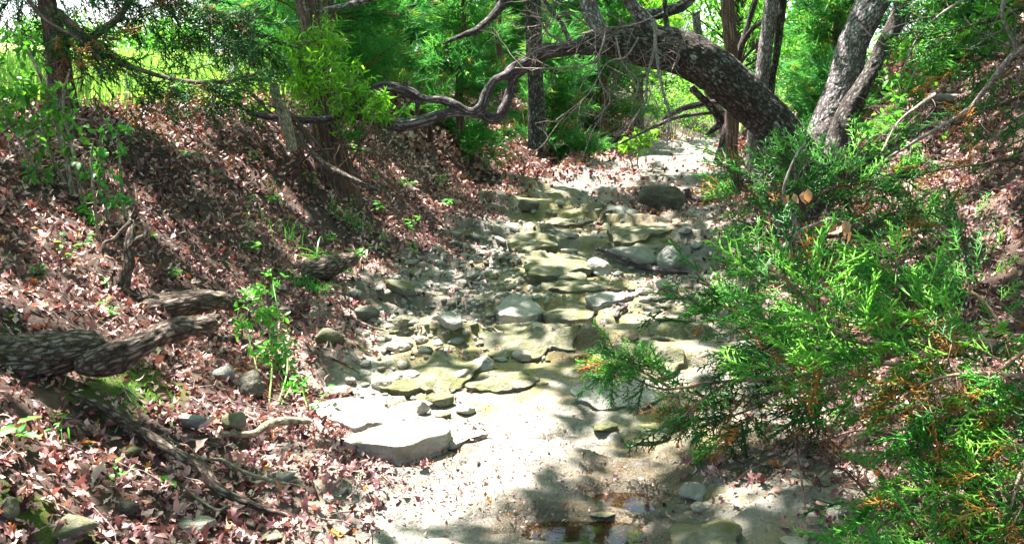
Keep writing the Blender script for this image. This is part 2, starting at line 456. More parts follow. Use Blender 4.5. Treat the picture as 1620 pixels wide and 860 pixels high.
def bark_mat(name, dark, mid, pale, lichen=.25, sx=26, sz=7, bmp=1.0, lichcol=(.42, .44, .40), moss=0):
    m, n, l, p = mat(name)
    a = attr(n, 'bk'); mp = n.new('ShaderNodeMapping'); mp.inputs['Scale'].default_value = (sx, sx, sz); l.new(a.outputs['Vector'], mp.inputs[0])
    d = ntex(n, l, a.outputs['Vector'], 26, 6, .7); mx = n.new('ShaderNodeVectorMath'); mx.operation = 'MULTIPLY_ADD'
    l.new(d.outputs[1], mx.inputs[0]); mx.inputs[1].default_value = (1.5, 1.5, 1.5); l.new(mp.outputs[0], mx.inputs[2])
    v = n.new('ShaderNodeTexVoronoi'); v.feature = 'DISTANCE_TO_EDGE'; v.inputs['Scale'].default_value = 1; l.new(mx.outputs[0], v.inputs['Vector'])
    nz = ntex(n, l, mp.outputs[0], 1.3, 7, .78, .3)
    h0 = maprange(n, l, v.outputs[0], 0, .32)
    h = mathn(n, l, 'MULTIPLY_ADD', h0, .75); n_ = nz
    x = n.new('ShaderNodeMath'); x.operation = 'ADD'; l.new(mathn(n, l, 'MULTIPLY', h0, .38), x.inputs[0]); l.new(mathn(n, l, 'MULTIPLY', nz.outputs[0], 1.0), x.inputs[1]); h = x.outputs[0]
    r = ramp(n, [(.42, dark), (.70, mid), (1.05 if False else 1.0, pale)]); l.new(h, r.inputs[0])
    ln = ntex(n, l, a.outputs['Vector'], 9, 5, .65); ln2 = ntex(n, l, a.outputs['Vector'], 45, 3, .6)
    lf = mathn(n, l, 'MULTIPLY', maprange(n, l, ln.outputs[0], .62 - lichen * .3, .70 - lichen * .2), maprange(n, l, ln2.outputs[0], .42, .56))
    lf = mathn(n, l, 'MULTIPLY', lf, maprange(n, l, h, .55, .85))
    c = mixc(n, l, lf, r.outputs[0], lichcol)
    l.new(c, p.inputs['Base Color']); p.inputs['Roughness'].default_value = .85; p.inputs['Specular IOR Level'].default_value = .25
    bump(n, l, p, h, bmp, .02)
    return m
M_BARK = bark_mat('oak_bark', (.012, .009, .009), (.065, .050, .046), (.19, .16, .145), .35, sx=30, sz=13)
M_BARKL = bark_mat('lichen_oak_bark', (.03, .022, .024), (.16, .13, .13), (.34, .30, .30), .7, sx=34, sz=15, lichcol=(.55, .53, .55))
M_LOG = bark_mat('log_bark', (.02, .013, .010), (.13, .09, .07), (.44, .35, .30), .2, sx=60, sz=18)
M_DRIFT = bark_mat('weathered_wood', (.02, .012, .015), (.085, .06, .066), (.30, .25, .265), .3, sx=34, sz=1.6, bmp=.8, lichcol=(.5, .46, .48))
M_TWIG = bark_mat('dead_twig_bark', (.08, .06, .055), (.24, .19, .17), (.42, .36, .33), .3, sx=60, sz=30, bmp=.3)
M_STEM = bark_mat('pale_stem_bark', (.07, .055, .035), (.22, .18, .12), (.38, .34, .25), .3, sx=60, sz=20, bmp=.3)
M_CBARK = bark_mat('cedar_bark', (.03, .017, .014), (.13, .075, .06), (.30, .20, .16), .15, sx=40, sz=2.2, bmp=.6)
M_CTWIG = bark_mat('juniper_twig_bark', (.12, .06, .035), (.32, .19, .13), (.50, .36, .29), .1, sx=60, sz=20, bmp=.3)
M_GSTEM = leaf_mat('green_stems', [(0, (.10, .22, .05)), (1, (.22, .28, .08))], 0, .5, .3)

def rock_mat(name, a, b, c, moss=.3, mosscol=(.115, .108, .035), scale=1.0, use_attr=False):
    m, n, l, p = mat(name)
    g = n.new('ShaderNodeNewGeometry')
    if use_attr: vec = g.outputs['Position']
    else:
        tc = n.new('ShaderNodeTexCoord'); oi = n.new('ShaderNodeObjectInfo')
        vm = n.new('ShaderNodeVectorMath'); vm.operation = 'ADD'; l.new(g.outputs['Position'], vm.inputs[0]); l.new(oi.outputs['Random'], vm.inputs[1]); vec = vm.outputs[0]
    n1 = ntex(n, l, vec, 3.2 * scale, 7, .62, .4); n2 = ntex(n, l, vec, 19 * scale, 6, .7); n3 = ntex(n, l, vec, 90 * scale, 3, .6)
    r = ramp(n, [(.25, a), (.5, b), (.75, c)]); l.new(n1.outputs[0], r.inputs[0])
    col = mixc(n, l, maprange(n, l, n2.outputs[0], .35, .65, 0, .55), r.outputs[0], a)
    # pits
    pit = maprange(n, l, n3.outputs[0], .30, .42, .55, 1)
    col = mixc(n, l, 1.0, col, pit, 'MULTIPLY')
    sep = n.new('ShaderNodeSeparateXYZ'); l.new(g.outputs['Normal'], sep.inputs[0])
    mn = ntex(n, l, vec, 5.5 * scale, 6, .7, .6)
    if use_attr:
        at = attr(n, 'moss').outputs['Fac']
        mf = mathn(n, l, 'ADD', mn.outputs[0], mathn(n, l, 'MULTIPLY', at, .40))
        mf = maprange(n, l, mf, .60, .76)
    else:
        mf = maprange(n, l, mn.outputs[0], .66 - moss * .3, .80 - moss * .25)
    mcol = mixc(n, l, n2.outputs[0], mosscol, (mosscol[0] * 1.7, mosscol[1] * 1.55, mosscol[2] * 1.6))
    col = mixc(n, l, mathn(n, l, 'MULTIPLY', mf, .85), col, mcol)
    p.inputs['Roughness'].default_value = .8
    if use_attr:
        wt = attr(n, 'wet').outputs['Fac']
        wn = maprange(n, l, mathn(n, l, 'ADD', wt, mathn(n, l, 'MULTIPLY', mathn(n, l, 'SUBTRACT', n1.outputs[0], .5), 1.2)), .35, .65)
        col = mixc(n, l, mathn(n, l, 'MULTIPLY', wn, .75), col, mixc(n, l, 1.0, col, (.30, .21, .11), 'MULTIPLY'))
        l.new(maprange(n, l, wn, 0, 1, .8, .22), p.inputs['Roughness'])
        st = ntex(n, l, vec, 1.9, 6, .7, .8); sf = maprange(n, l, st.outputs[0], .54, .68)
        col = mixc(n, l, mathn(n, l, 'MULTIPLY', sf, .6), col, (.24, .15, .075))
        s2 = ntex(n, l, vec, 48, 2, .5); s3 = ntex(n, l, vec, 4, 3, .6)
        sp = mathn(n, l, 'MULTIPLY', maprange(n, l, s2.outputs[0], .62, .68), maprange(n, l, s3.outputs[0], .42, .6))
        col = mixc(n, l, mathn(n, l, 'MULTIPLY', sp, .8), col, (.07, .055, .03))
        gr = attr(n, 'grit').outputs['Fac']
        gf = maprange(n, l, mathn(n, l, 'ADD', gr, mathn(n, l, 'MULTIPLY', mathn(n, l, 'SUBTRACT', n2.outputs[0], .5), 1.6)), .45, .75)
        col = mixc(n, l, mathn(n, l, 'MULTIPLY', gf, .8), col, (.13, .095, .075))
    l.new(col, p.inputs['Base Color']); p.inputs['Specular IOR Level'].default_value = .35
    hh = mathn(n, l, 'ADD', mathn(n, l, 'MULTIPLY', n1.outputs[0], 1.0), mathn(n, l, 'ADD', mathn(n, l, 'MULTIPLY', n2.outputs[0], .55), mathn(n, l, 'MULTIPLY', n3.outputs[0], .18)))
    bump(n, l, p, hh, 1.0, .045)
    return m
M_BED = rock_mat('limestone_bedrock', (.105, .097, .084), (.205, .192, .168), (.345, .328, .292), .3, use_attr=True)
M_RPALE = rock_mat('pale_limestone', (.25, .22, .165), (.42, .39, .325), (.55, .525, .465), .22, (.21, .19, .085), 2)
M_RGREY = rock_mat('grey_limestone', (.20, .195, .17), (.33, .32, .285), (.46, .45, .41), .2, scale=2)
M_RMOSS = rock_mat('mossy_limestone', (.12, .112, .085), (.21, .195, .14), (.33, .31, .23), .8, (.075, .085, .02), 2)
M_RDARK = rock_mat('dark_damp_limestone', (.07, .065, .05), (.15, .14, .11), (.25, .235, .19), .5, (.06, .075, .02), 2)

def soil_mat():
    m, n, l, p = mat('bank_soil'); g = n.new('ShaderNodeNewGeometry'); v = g.outputs['Position']
    n1 = ntex(n, l, v, 2.5, 6, .65); n2 = ntex(n, l, v, 28, 6, .7)
    r = ramp(n, [(.3, (.028, .018, .014)), (.5, (.075, .048, .038)), (.72, (.16, .105, .08))]); l.new(n1.outputs[0], r.inputs[0])
    c = mixc(n, l, maprange(n, l, n2.outputs[0], .35, .65, 0, .7), r.outputs[0], (.05, .033, .03))
    ms = attr(n, 'moss').outputs['Fac']
    mf = maprange(n, l, mathn(n, l, 'ADD', ms, mathn(n, l, 'MULTIPLY', mathn(n, l, 'SUBTRACT', n2.outputs[0], .5), 1.2)), .4, .7)
    c = mixc(n, l, mf, c, mixc(n, l, n1.outputs[0], (.028, .045, .008), (.085, .11, .018)))
    gs = attr(n, 'turf').outputs['Fac']
    c = mixc(n, l, gs, c, mixc(n, l, n2.outputs[0], (.10, .20, .03), (.28, .38, .08)))
    l.new(c, p.inputs['Base Color']); p.inputs['Roughness'].default_value = .92; p.inputs['Specular IOR Level'].default_value = .2
    bump(n, l, p, n2.outputs[0], .7, .03); return m
M_SOIL = soil_mat()
def water_mat():
    m, n, l, p = mat('shallow_water'); g = n.new('ShaderNodeNewGeometry')
    p.inputs['Base Color'].default_value = (.74, .52, .24, 1); p.inputs['Roughness'].default_value = .03
    p.inputs['Transmission Weight'].default_value = 1.0; p.inputs['IOR'].default_value = 1.33
    nz = ntex(n, l, g.outputs['Position'], 22, 3); bump(n, l, p, nz.outputs[0], .03, .01)
    return m
M_WATER = water_mat()

# ================================================================== SETTING
def grid(xs, ys, zf, mask=None):
    X, Y = np.meshgrid(xs, ys); Z = zf(X, Y); V = np.stack([X, Y, Z], -1).reshape(-1, 3)
    idx = np.arange(len(V)).reshape(X.shape)
    q = np.stack([idx[:-1, :-1], idx[:-1, 1:], idx[1:, 1:], idx[1:, :-1]], -1).reshape(-1, 4)
    if mask is not None:
        c = V[q].mean(1); q = q[mask(c[:, 0], c[:, 1])]
        used = np.unique(q); rm = np.full(len(V), -1); rm[used] = np.arange(len(used)); V = V[used]; q = rm[q]
    return V, np.concatenate([q[:, [0, 1, 2]], q[:, [0, 2, 3]]])
def spaced(segs):
    out = []
    for a, b, s in segs: out.append(np.arange(a, b, s))
    return np.concatenate(out + [[segs[-1][1]]])
xs = spaced([(-160, -30, 10), (-30, -8, 1), (-8, -4.5, .15), (-4.5, 5, .06), (5, 9, .12), (9, 14, .3), (14, 40, 1.5), (40, 160, 10)])
ys = spaced([(-40, -4, 3), (-4, 2, .3), (2, 10, .06), (10, 20, .11), (20, 36, .3), (36, 60, 1), (60, 220, 10)])
V, F = grid(xs, ys, ground)
mb = MB()
d_, s_ = dist_edge(V[:, 0], V[:, 1])
mossg = np.zeros(len(V))
for (px, py, r) in [(200, 610, .2), (150, 630, .16), (505, 465, .22), (470, 640, .0), (20, 800, .10), (90, 835, .12), (640, 445, .2), (230, 600, .2)]:
    if r > 0:
        g_ = G(px, py); mossg = np.maximum(mossg, np.exp(-((V[:, 0] - g_[0])**2 + (V[:, 1] - g_[1])**2) / r**2) * 1.0)
turf = sstep(2.5, 3.2, d_ + .5 * fbm(V[:, 0], V[:, 1], seed=8)) * (s_ < 0) * sstep(6.5, 8.5, V[:, 1])
turf = np.maximum(turf, .5 * sstep(34, 40, V[:, 1]))
mb.add(V, F, moss=mossg, turf=turf)
ground_o = obj('ground', mb, M_SOIL, kind='structure')

xs = spaced([(-1.9, 2.4, .0165), (2.4, 7.5, .035)]); ys = spaced([(2.2, 7.0, .0185), (7, 12, .03), (12, 18, .055), (18, 27, .1)])
V, F = grid(xs, ys, bed, lambda x, y: dist_edge(x, y)[0] < .30)
mb = MB()
x, y, z = V.T
dE, sE = dist_edge(x, y)
pxp, pyp = proj(V)
moss = np.full(len(V), .02)
for (X_, Y_, rx, ry, a) in [(*_flat(905, 505), 1.0, 1.6, .62), (*_flat(870, 430), .6, 1.0, .55), (*_flat(1000, 370), .9, 1.6, .6),
                            (*_flat(700, 590), .6, .5, .5), (*_flat(1080, 760), .3, .5, .4), (*_flat(1180, 720), .3, .6, .35), (*_flat(900, 610), .8, .4, .25),
                            (*_flat(850, 345), .8, 2.0, .5), (*_flat(1030, 690), .3, .2, .3), (*_flat(740, 670), .2, .1, .25)]:
    moss = moss + a * np.exp(-((x - X_) / rx)**2 - ((y - Y_) / ry)**2)
wet = np.zeros(len(V))
for (X0, Y0, rx, ry, dep) in POOLS:
    wet = np.maximum(wet, np.exp(-(((x - X0) / (rx * 1.9))**2 + ((y - Y0) / (ry * 2.2))**2)))
wet = np.maximum(wet, .70 * np.exp(-((x - .50) / .40)**2) * sstep(4.3, 3.5, y))
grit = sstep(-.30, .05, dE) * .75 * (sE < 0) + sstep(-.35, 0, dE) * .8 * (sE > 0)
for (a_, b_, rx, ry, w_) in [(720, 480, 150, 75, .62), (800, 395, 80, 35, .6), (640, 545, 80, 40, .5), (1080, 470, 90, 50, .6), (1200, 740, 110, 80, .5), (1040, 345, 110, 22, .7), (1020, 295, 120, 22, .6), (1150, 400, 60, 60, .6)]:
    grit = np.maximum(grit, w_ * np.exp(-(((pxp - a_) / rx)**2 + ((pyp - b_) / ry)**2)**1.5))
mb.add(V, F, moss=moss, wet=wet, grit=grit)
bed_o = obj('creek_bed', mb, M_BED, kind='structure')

for i, (X0, Y0, rx, ry, dep) in enumerate(POOLS):
    lev = POOLZ[(X0, Y0)] + .006 * Y0 - .001
    mb = MB(); n = 40; th = np.linspace(0, 2 * np.pi, n, endpoint=False)
    V = np.vstack([[X0, Y0, lev], np.stack([X0 + rx * 1.45 * np.cos(th), Y0 + ry * 1.45 * np.sin(th), np.full(n, lev)], 1)])
    k = np.arange(n); mb.add(V, np.stack([np.zeros(n, int), k + 1, (k + 1) % n + 1], 1))
    obj('water', mb, M_WATER, kind='structure')

# ================================================================== STONES
_ico = {}
def ico(sub):
    if sub in _ico: return _ico[sub]
    t = (1 + 5**.5) / 2
    V = [(-1, t, 0), (1, t, 0), (-1, -t, 0), (1, -t, 0), (0, -1, t), (0, 1, t), (0, -1, -t), (0, 1, -t), (t, 0, -1), (t, 0, 1), (-t, 0, -1), (-t, 0, 1)]
    F = [(0,11,5),(0,5,1),(0,1,7),(0,7,10),(0,10,11),(1,5,9),(5,11,4),(11,10,2),(10,7,6),(7,1,8),(3,9,4),(3,4,2),(3,2,6),(3,6,8),(3,8,9),(4,9,5),(2,4,11),(6,2,10),(8,6,7),(9,8,1)]
    V = [np.array(v) / np.linalg.norm(v) for v in V]
    for _ in range(sub):
        c = {}; F2 = []
        def m_(a, b):
            k = (min(a, b), max(a, b))
            if k not in c: q = V[a] + V[b]; V.append(q / np.linalg.norm(q)); c[k] = len(V) - 1
            return c[k]
        for a, b, d in F:
            e, f, g = m_(a, b), m_(b, d), m_(d, a); F2 += [(a, e, g), (b, f, e), (d, g, f), (e, f, g)]
        F = F2
    _ico[sub] = (np.array(V), np.array(F)); return _ico[sub]
def rock(seed, sub=3, nplanes=10, soft=.06, rough=.05, size=(1, 1, 1), flat=0.0):
    """angular chunk cut by random planes; flat -> bedded slab"""
    r = np.random.default_rng(seed); V, F = ico(sub); V = V.copy()
    N = unit(r.normal(0, 1, (nplanes, 3))); dd = r.uniform(.58, .88, nplanes)
    if flat:
        N = unit(np.concatenate([N * [1, 1, .25], [[0, .08, 1], [.05, 0, -1]]])); dd = np.concatenate([dd, [flat, flat]])
    q = (V @ N.T) / dd; k = 26
    R = 1 / (np.log(np.exp(q * k).sum(1)) / k)
    R = (R**-4 + 1.12**-4)**-.25
    V = V * R[:, None]
    V = V * np.asarray(size)
    s = float(np.mean(size))
    V = V + unit(V) * (fbm(V[:, 0] / s * 2.2 + seed, V[:, 1] / s * 2.2, V[:, 2] / s * 2.2, seed, 4) * rough * s)[:, None]
    return V, F
def stone_thing(name, label, cat, px, py, wpx, hpx, dpr, mt, seed, flat=0, rot=0, tilt=(0, 0), sub=4, rough=.07, group=None, sink=.25, planes=15, mossy=None):
    """stone whose middle shows at pixel px,py and spans wpx x hpx; dpr = depth/width"""
    g = G(px, py + hpx * .35); dist = np.linalg.norm(g - CAM); wd = wpx / FPX * dist
    ang = math.atan2(CAM[2] - g[2], math.hypot(g[0], g[1]))
    dep = wd * dpr
    ht = max((hpx / FPX * dist - dep * math.sin(ang)) / math.cos(ang), wd * .14)
    V, F = rock(seed, sub, planes, rough=rough, size=(wd / 2 * 1.15, dep / 2 * 1.15, ht / 2 * 1.3), flat=flat)
    M = np.array(Euler((tilt[0], tilt[1], rot)).to_matrix()); V = V @ M.T
    loc = np.array([g[0], g[1] + dep * .25, 0]); loc[2] = float(H(loc[0], loc[1])) + ht * (.5 - sink)
    mb = MB(); mb.add(V + loc, F)
    o = obj(name, mb, mt, origin=loc, smooth=False); tag(o, label, cat, group); return o

ST = [
 # name, label, px,py,w,h,dpr,mat,seed,flat,rot,tilt
 ('rock', 'small mossy rock beside the pointed slab, with flat pale top', 698, 634, 54, 34, .7, M_RMOSS, 13, .5, 0, (.1, 0)),
 ('stone', 'narrow upright pale stone wedged right of the pointed slab', 668, 645, 24, 32, .6, M_RPALE, 14, 0, .4, (.3, 0)),
 ('stone', 'rounded white stone at the right end of the pale slabs', 737, 648, 32, 24, .9, M_RPALE, 15, 0, 0, (0, 0)),
 ('stone', 'small yellowish stone tucked between mossy rock and lower slab', 702, 656, 26, 18, .8, M_RMOSS, 16, 0, .2, (0, 0)),
 ('rock', 'white rounded rock at the upper end of the slab pile', 640, 598, 48, 34, .8, M_RPALE, 17, 0, .3, (0, 0)),
 ('rock', 'white jagged rock left of the rounded one above the slabs', 607, 606, 44, 32, .8, M_RPALE, 18, 0, -.3, (0, 0)),
 ('stone', 'flat pale stone on leaves just above the pointed slab', 530, 622, 62, 22, .7, M_RPALE, 19, .5, 0, (.05, 0)),
 ('stone', 'white squared stone in front of the round grey stone midstream', 730, 594, 36, 26, .8, M_RPALE, 20, 0, .5, (0, 0)),
 ('stone', 'round grey stone standing on mossy bedrock midstream', 762, 574, 42, 36, .9, M_RGREY, 21, 0, .1, (0, 0)),
 ('stone', 'white wedge shaped stone lying alone on bedrock right of the round grey one', 826, 566, 36, 24, .8, M_RPALE, 22, .6, -.4, (.1, .1)),
 ('stone', 'tilted grey flat stone at the front of the rubble', 713, 516, 52, 34, .7, M_RGREY, 23, .45, -.5, (.25, .15)),
 ('stone', 'long yellowish white stone at the lower left of the rubble', 627, 550, 56, 22, .6, M_RPALE, 24, .5, -.1, (0, 0)),
 ('stone', 'pale squared stone right of the long yellowish one', 673, 552, 30, 17, .8, M_RPALE, 25, 0, .3, (0, 0)),
 ('stone', 'small pale pyramid stone in the rubble beside a brown one', 666, 537, 26, 18, .8, M_RPALE, 26, 0, .9, (0, 0)),
 ('stone', 'small orange brown stone in the rubble', 641, 518, 20, 16, .8, M_RMOSS, 27, 0, .3, (0, 0)),
 ('rock', 'dark mossy rock on the left edge of the rubble', 640, 505, 44, 26, .7, M_RMOSS, 28, 0, .2, (0, 0)),
 ('boulder', 'buff boulder lying among leaves below the grass topped log', 517, 532, 50, 38, .8, M_RMOSS, 29, 0, .8, (0, .2)),
 ('rock', 'rough brown rock half buried in the bare soil slope', 580, 498, 42, 32, .8, M_RDARK, 30, 0, .1, (0, 0)),
 ('rock', 'tan sloping rock at the foot of the bare soil bank', 632, 458, 58, 28, .7, M_RMOSS, 31, .5, -.3, (.1, .3)),
 ('boulder', 'dark rounded boulder among oak leaves below the tall weed', 396, 612, 44, 48, .8, M_RDARK, 32, 0, .3, (0, 0)),
 ('rock', 'mossy lumpy rock below the dark rounded boulder', 370, 668, 36, 40, .8, M_RMOSS, 33, 0, .3, (0, 0)),
 ('flat_rock', 'square grey brown stone standing in leaf litter', 303, 670, 44, 38, .4, M_RGREY, 34, .5, .1, (.6, .1)),
 ('rock', 'pale rough stone above the square one among leaves', 352, 592, 40, 30, .6, M_RGREY, 35, 0, .1, (0, 0)),
 ('rock', 'bright white rock in leaves at the bottom edge, left', 308, 830, 68, 34, .6, M_RPALE, 36, .5, .1, (0, 0)),
 ('rock', 'mossy ochre rock in the bottom left corner', 105, 838, 78, 46, .7, M_RMOSS, 37, 0, .1, (0, 0)),
 ('rock', 'dark brown rough rock between seedlings near bottom left', 200, 803, 40, 32, .7, M_RDARK, 38, 0, .1, (0, 0)),
 ('rock', 'dark mossy hump of rock above the small seedling, lower left', 200, 715, 40, 24, .7, M_RMOSS, 39, 0, .1, (0, 0)),
 ('stone', 'olive stone at the end of the long crooked branch', 428, 847, 42, 22, .7, M_RMOSS, 40, 0, .1, (0, 0)),
 ('rock', 'yellow mossy rock pushed into the left frame edge near the bottom', 10, 808, 34, 38, .7, M_RMOSS, 41, 0, .1, (0, 0)),
 ('rock', 'knobbly pitted rock alone on the grey bedrock in midstream', 958, 674, 44, 26, .8, M_RMOSS, 42, 0, .2, (0, 0)),
 ('rock', 'rounded mossy grey rock right of the dark puddle', 1096, 778, 44, 36, .8, M_RGREY, 43, 0, .2, (0, 0)),
 ('stone', 'white stone with raised knob in front of the rounded grey rock', 1112, 800, 40, 22, .6, M_RPALE, 44, 0, .1, (0, 0)),
 ('stone', 'small white egg shaped stone leaning on the knobbed white stone', 1106, 790, 14, 18, .9, M_RPALE, 45, 0, .1, (0, 0)),
 ('stone', 'ochre oval stone on the right bedrock hump', 1198, 741, 34, 14, .7, M_RMOSS, 46, 0, .1, (0, 0)),
 ('stone', 'little yellow stone sitting in the shallow front puddle', 950, 818, 40, 16, .5, M_RMOSS, 47, 0, .1, (0, 0)),
 ('stone', 'white stone cut by the bottom edge, right of centre', 1262, 856, 46, 18, .7, M_RPALE, 48, 0, .1, (0, 0)),
 ('stone', 'tiny white chip of stone on flat wet bedrock, centre', 862, 606, 14, 8, .8, M_RPALE, 49, 0, .1, (0, 0)),
 ('boulder', 'large dark mossy boulder with leaves on top at the far bend', 1047, 313, 84, 44, .45, M_RDARK, 50, .8, -.05, (0, 0)),
 ('boulder', 'dark overhanging rock at the foot of the far left bank', 836, 330, 44, 24, .7, M_RDARK, 51, .6, .2, (.1, .2)),
 ('stone', 'white stone just right of the overhanging rock at the bank foot', 886, 324, 18, 10, .8, M_RPALE, 52, 0, .1, (0, 0)),
 ('boulder', 'blocky grey boulder left of the driftwood branch', 950, 424, 42, 36, .8, M_RGREY, 53, 0, .4, (0, 0)),
 ('boulder', 'long grey boulder behind the driftwood branch', 1005, 413, 80, 38, .5, M_RGREY, 54, 0, -.15, (0, .12)),
 ('boulder', 'rounded brown grey boulder right of the driftwood branch', 1064, 418, 54, 42, .7, M_RGREY, 55, 0, .4, (0, 0)),
 ('stone', 'small grey stone under the driftwood branch', 979, 434, 16, 12, .8, M_RGREY, 56, 0, .4, (0, 0)),
 ('stone', 'cream stone in front of the driftwood on the right side', 1020, 461, 34, 18, .7, M_RPALE, 57, 0, .1, (0, 0)),
 ('stone', 'buff stone with stick against it, right of the cream stone', 1046, 458, 22, 18, .7, M_RPALE, 58, 0, .1, (0, 0)),
 ('stone', 'flat white stone below the cream stone', 1046, 474, 32, 12, .7, M_RPALE, 59, .5, .1, (0, 0)),
 ('stone', 'grey stone resting on leaf litter at right of the far ledges', 1086, 370, 24, 15, .8, M_RGREY, 60, 0, .1, (0, 0)),
 ('stone', 'grey oval stone in leaves between driftwood and cedar branches', 1104, 394, 22, 12, .8, M_RGREY, 61, 0, .1, (0, 0)),
 ('stone', 'flat bright white stone lying on mossy ledge', 902, 397, 32, 11, .6, M_RPALE, 62, .5, -.1, (0, 0)),
 ('stone', 'tilted grey white stone on the ledge, farther back', 905, 375, 34, 15, .6, M_RPALE, 63, .5, .3, (0, .3)),
 ('stone', 'yellowish stone in front of the grey white slab', 820, 489, 36, 18, .8, M_RMOSS, 66, 0, .1, (0, 0)),
 ('rock', 'brown rock beside another in the far creek channel, left one', 1108, 293, 20, 10, .8, M_RDARK, 72, 0, 0, (0, 0)),
 ('rock', 'ochre rock beside a darker one in the far channel, right one', 1128, 294, 18, 8, .8, M_RMOSS, 73, 0, 0, (0, 0)),
 ('rock', 'pale rocks outcrop on the upper right bank among brush', 1500, 158, 60, 16, .6, M_RGREY, 74, .5, 0, (0, 0)),
]
for (nm, lb, px, py, wp, hp, dp, mt, sd, fl, ro, ti) in ST:
    stone_thing(nm, lb, 'rock', px, py, wp, hp, dp, mt, sd, fl, ro, ti, sub=4 if wp > 40 else 3, rough=.2 if 'dark mossy boulder' in lb or 'knobbly' in lb else .12, sink=.06 if fl else .16)


def slab(label, out, thick, mt, seed=1, tilt=(0, 0), rough=.012, name='flat_rock', cat='rock', under=.93, z0=None, drape=0.0, wob=.07):
    """bedded slab whose top outline is given in pixels of the photograph, lying on the bed"""
    out = np.array(out, float); c = out.mean(0); g = G(c[0], c[1] + 6); zt = (g[2] if z0 is None else z0) + thick
    Wd = []
    for (px, py) in out:
        d = PX(px, py); t = (zt - CAM[2]) / d[2]; Wd.append((CAM + d * t)[:2])
    Wd = np.array(Wd); n = len(Wd); m = 96
    P = np.vstack([Wd, Wd[:1]]); L = np.concatenate([[0], np.cumsum(np.linalg.norm(np.diff(P, axis=0), axis=1))])
    u = np.linspace(0, L[-1], m, endpoint=False); O = np.stack([np.interp(u, L, P[:, 0]), np.interp(u, L, P[:, 1])], 1)
    K = np.array([.2, .6, .2]); 
    for _ in range(2): O = np.stack([sum(K[j] * np.roll(O[:, k], j - 1) for j in range(3)) for k in range(2)], 1)
    C = O.mean(0); R = O - C; sz = np.abs(R).max()
    R = R * (1 + wob * fbm(O[:, 0] * 7, O[:, 1] * 9, seed, seed, 4) * 1.6)[:, None]
    rings = []
    for t in (.02, .15, .3, .45, .6, .72, .84, .92, .97): 
        q = C + R * t; z = zt * (1 - drape) + drape * (H(q[:, 0], q[:, 1]) + thick * (1 - .45 * t**3)) + rough * fbm(q[:, 0] * 9, q[:, 1] * 9, seed, seed, 4) - .10 * thick * t**6; rings.append(np.column_stack([q, z]))
    for k, dz in enumerate(np.linspace(.06, 1.25, 11)):
        lay = .035 * sz * fbm(R[:, 0] / sz * 3, R[:, 1] / sz * 3, dz * 5.0, seed + 9, 3) + .004 * np.sin(dz * 23 + seed) 
        q = C + R * (1.0 - (1 - under) * dz**1.5) + unit(R) * lay[:, None]; rings.append(np.column_stack([q, rings[8][:, 2] - (dz - .06) * thick * (1 + .5 * drape) + .08 * thick * fbm(q[:, 0] * 8, q[:, 1] * 8, dz * 3, seed, 2)]))
    V = np.vstack(rings + [[[*C, rings[0][:, 2].mean()]]]); nr = len(rings); idx = np.arange(nr * m).reshape(nr, m); nx = np.roll(idx, -1, 1)
    V[:, 2] += (V[:, 0] - C[0]) * tilt[0] + (V[:, 1] - C[1]) * tilt[1]
    q = np.stack([idx[:-1], idx[1:], nx[1:], nx[:-1]], -1).reshape(-1, 4)
    F = np.concatenate([q[:, [0, 1, 2]], q[:, [0, 2, 3]], np.stack([idx[0], nx[0], np.full(m, nr * m)], 1)])
    if ((O[:, 0] - C[0]) * (np.roll(O[:, 1], -1) - C[1]) - (O[:, 1] - C[1]) * (np.roll(O[:, 0], -1) - C[0])).sum() < 0: F = F[:, ::-1]
    mb = MB(); mb.add(V, F); o = obj(name, mb, mt, origin=(C[0], C[1], zt - thick), smooth=False)
    if label: tag(o, label, cat)
    return o
slab('big blocky pale slab with pitted yellowish front, directly below the pointed slab', [(538, 694), (575, 677), (612, 664), (650, 658), (700, 656), (716, 673), (712, 684), (680, 690), (650, 700), (622, 708), (590, 703), (560, 700)], .085, M_RPALE, 5, (.02, -.04))
slab('large pale flat slab of limestone with pointed left end lying on leaves', [(486, 640), (520, 633), (560, 630), (600, 636), (640, 655), (618, 664), (596, 662), (562, 672), (548, 668), (525, 660), (500, 652)], .085, M_RPALE, 3, (-.03, .05), under=.78)
slab('thin pale plate of rock sticking out to the right of the two slabs', [(700, 700), (712, 686), (760, 676), (775, 682), (740, 694), (715, 702)], .02, M_RPALE, 4)
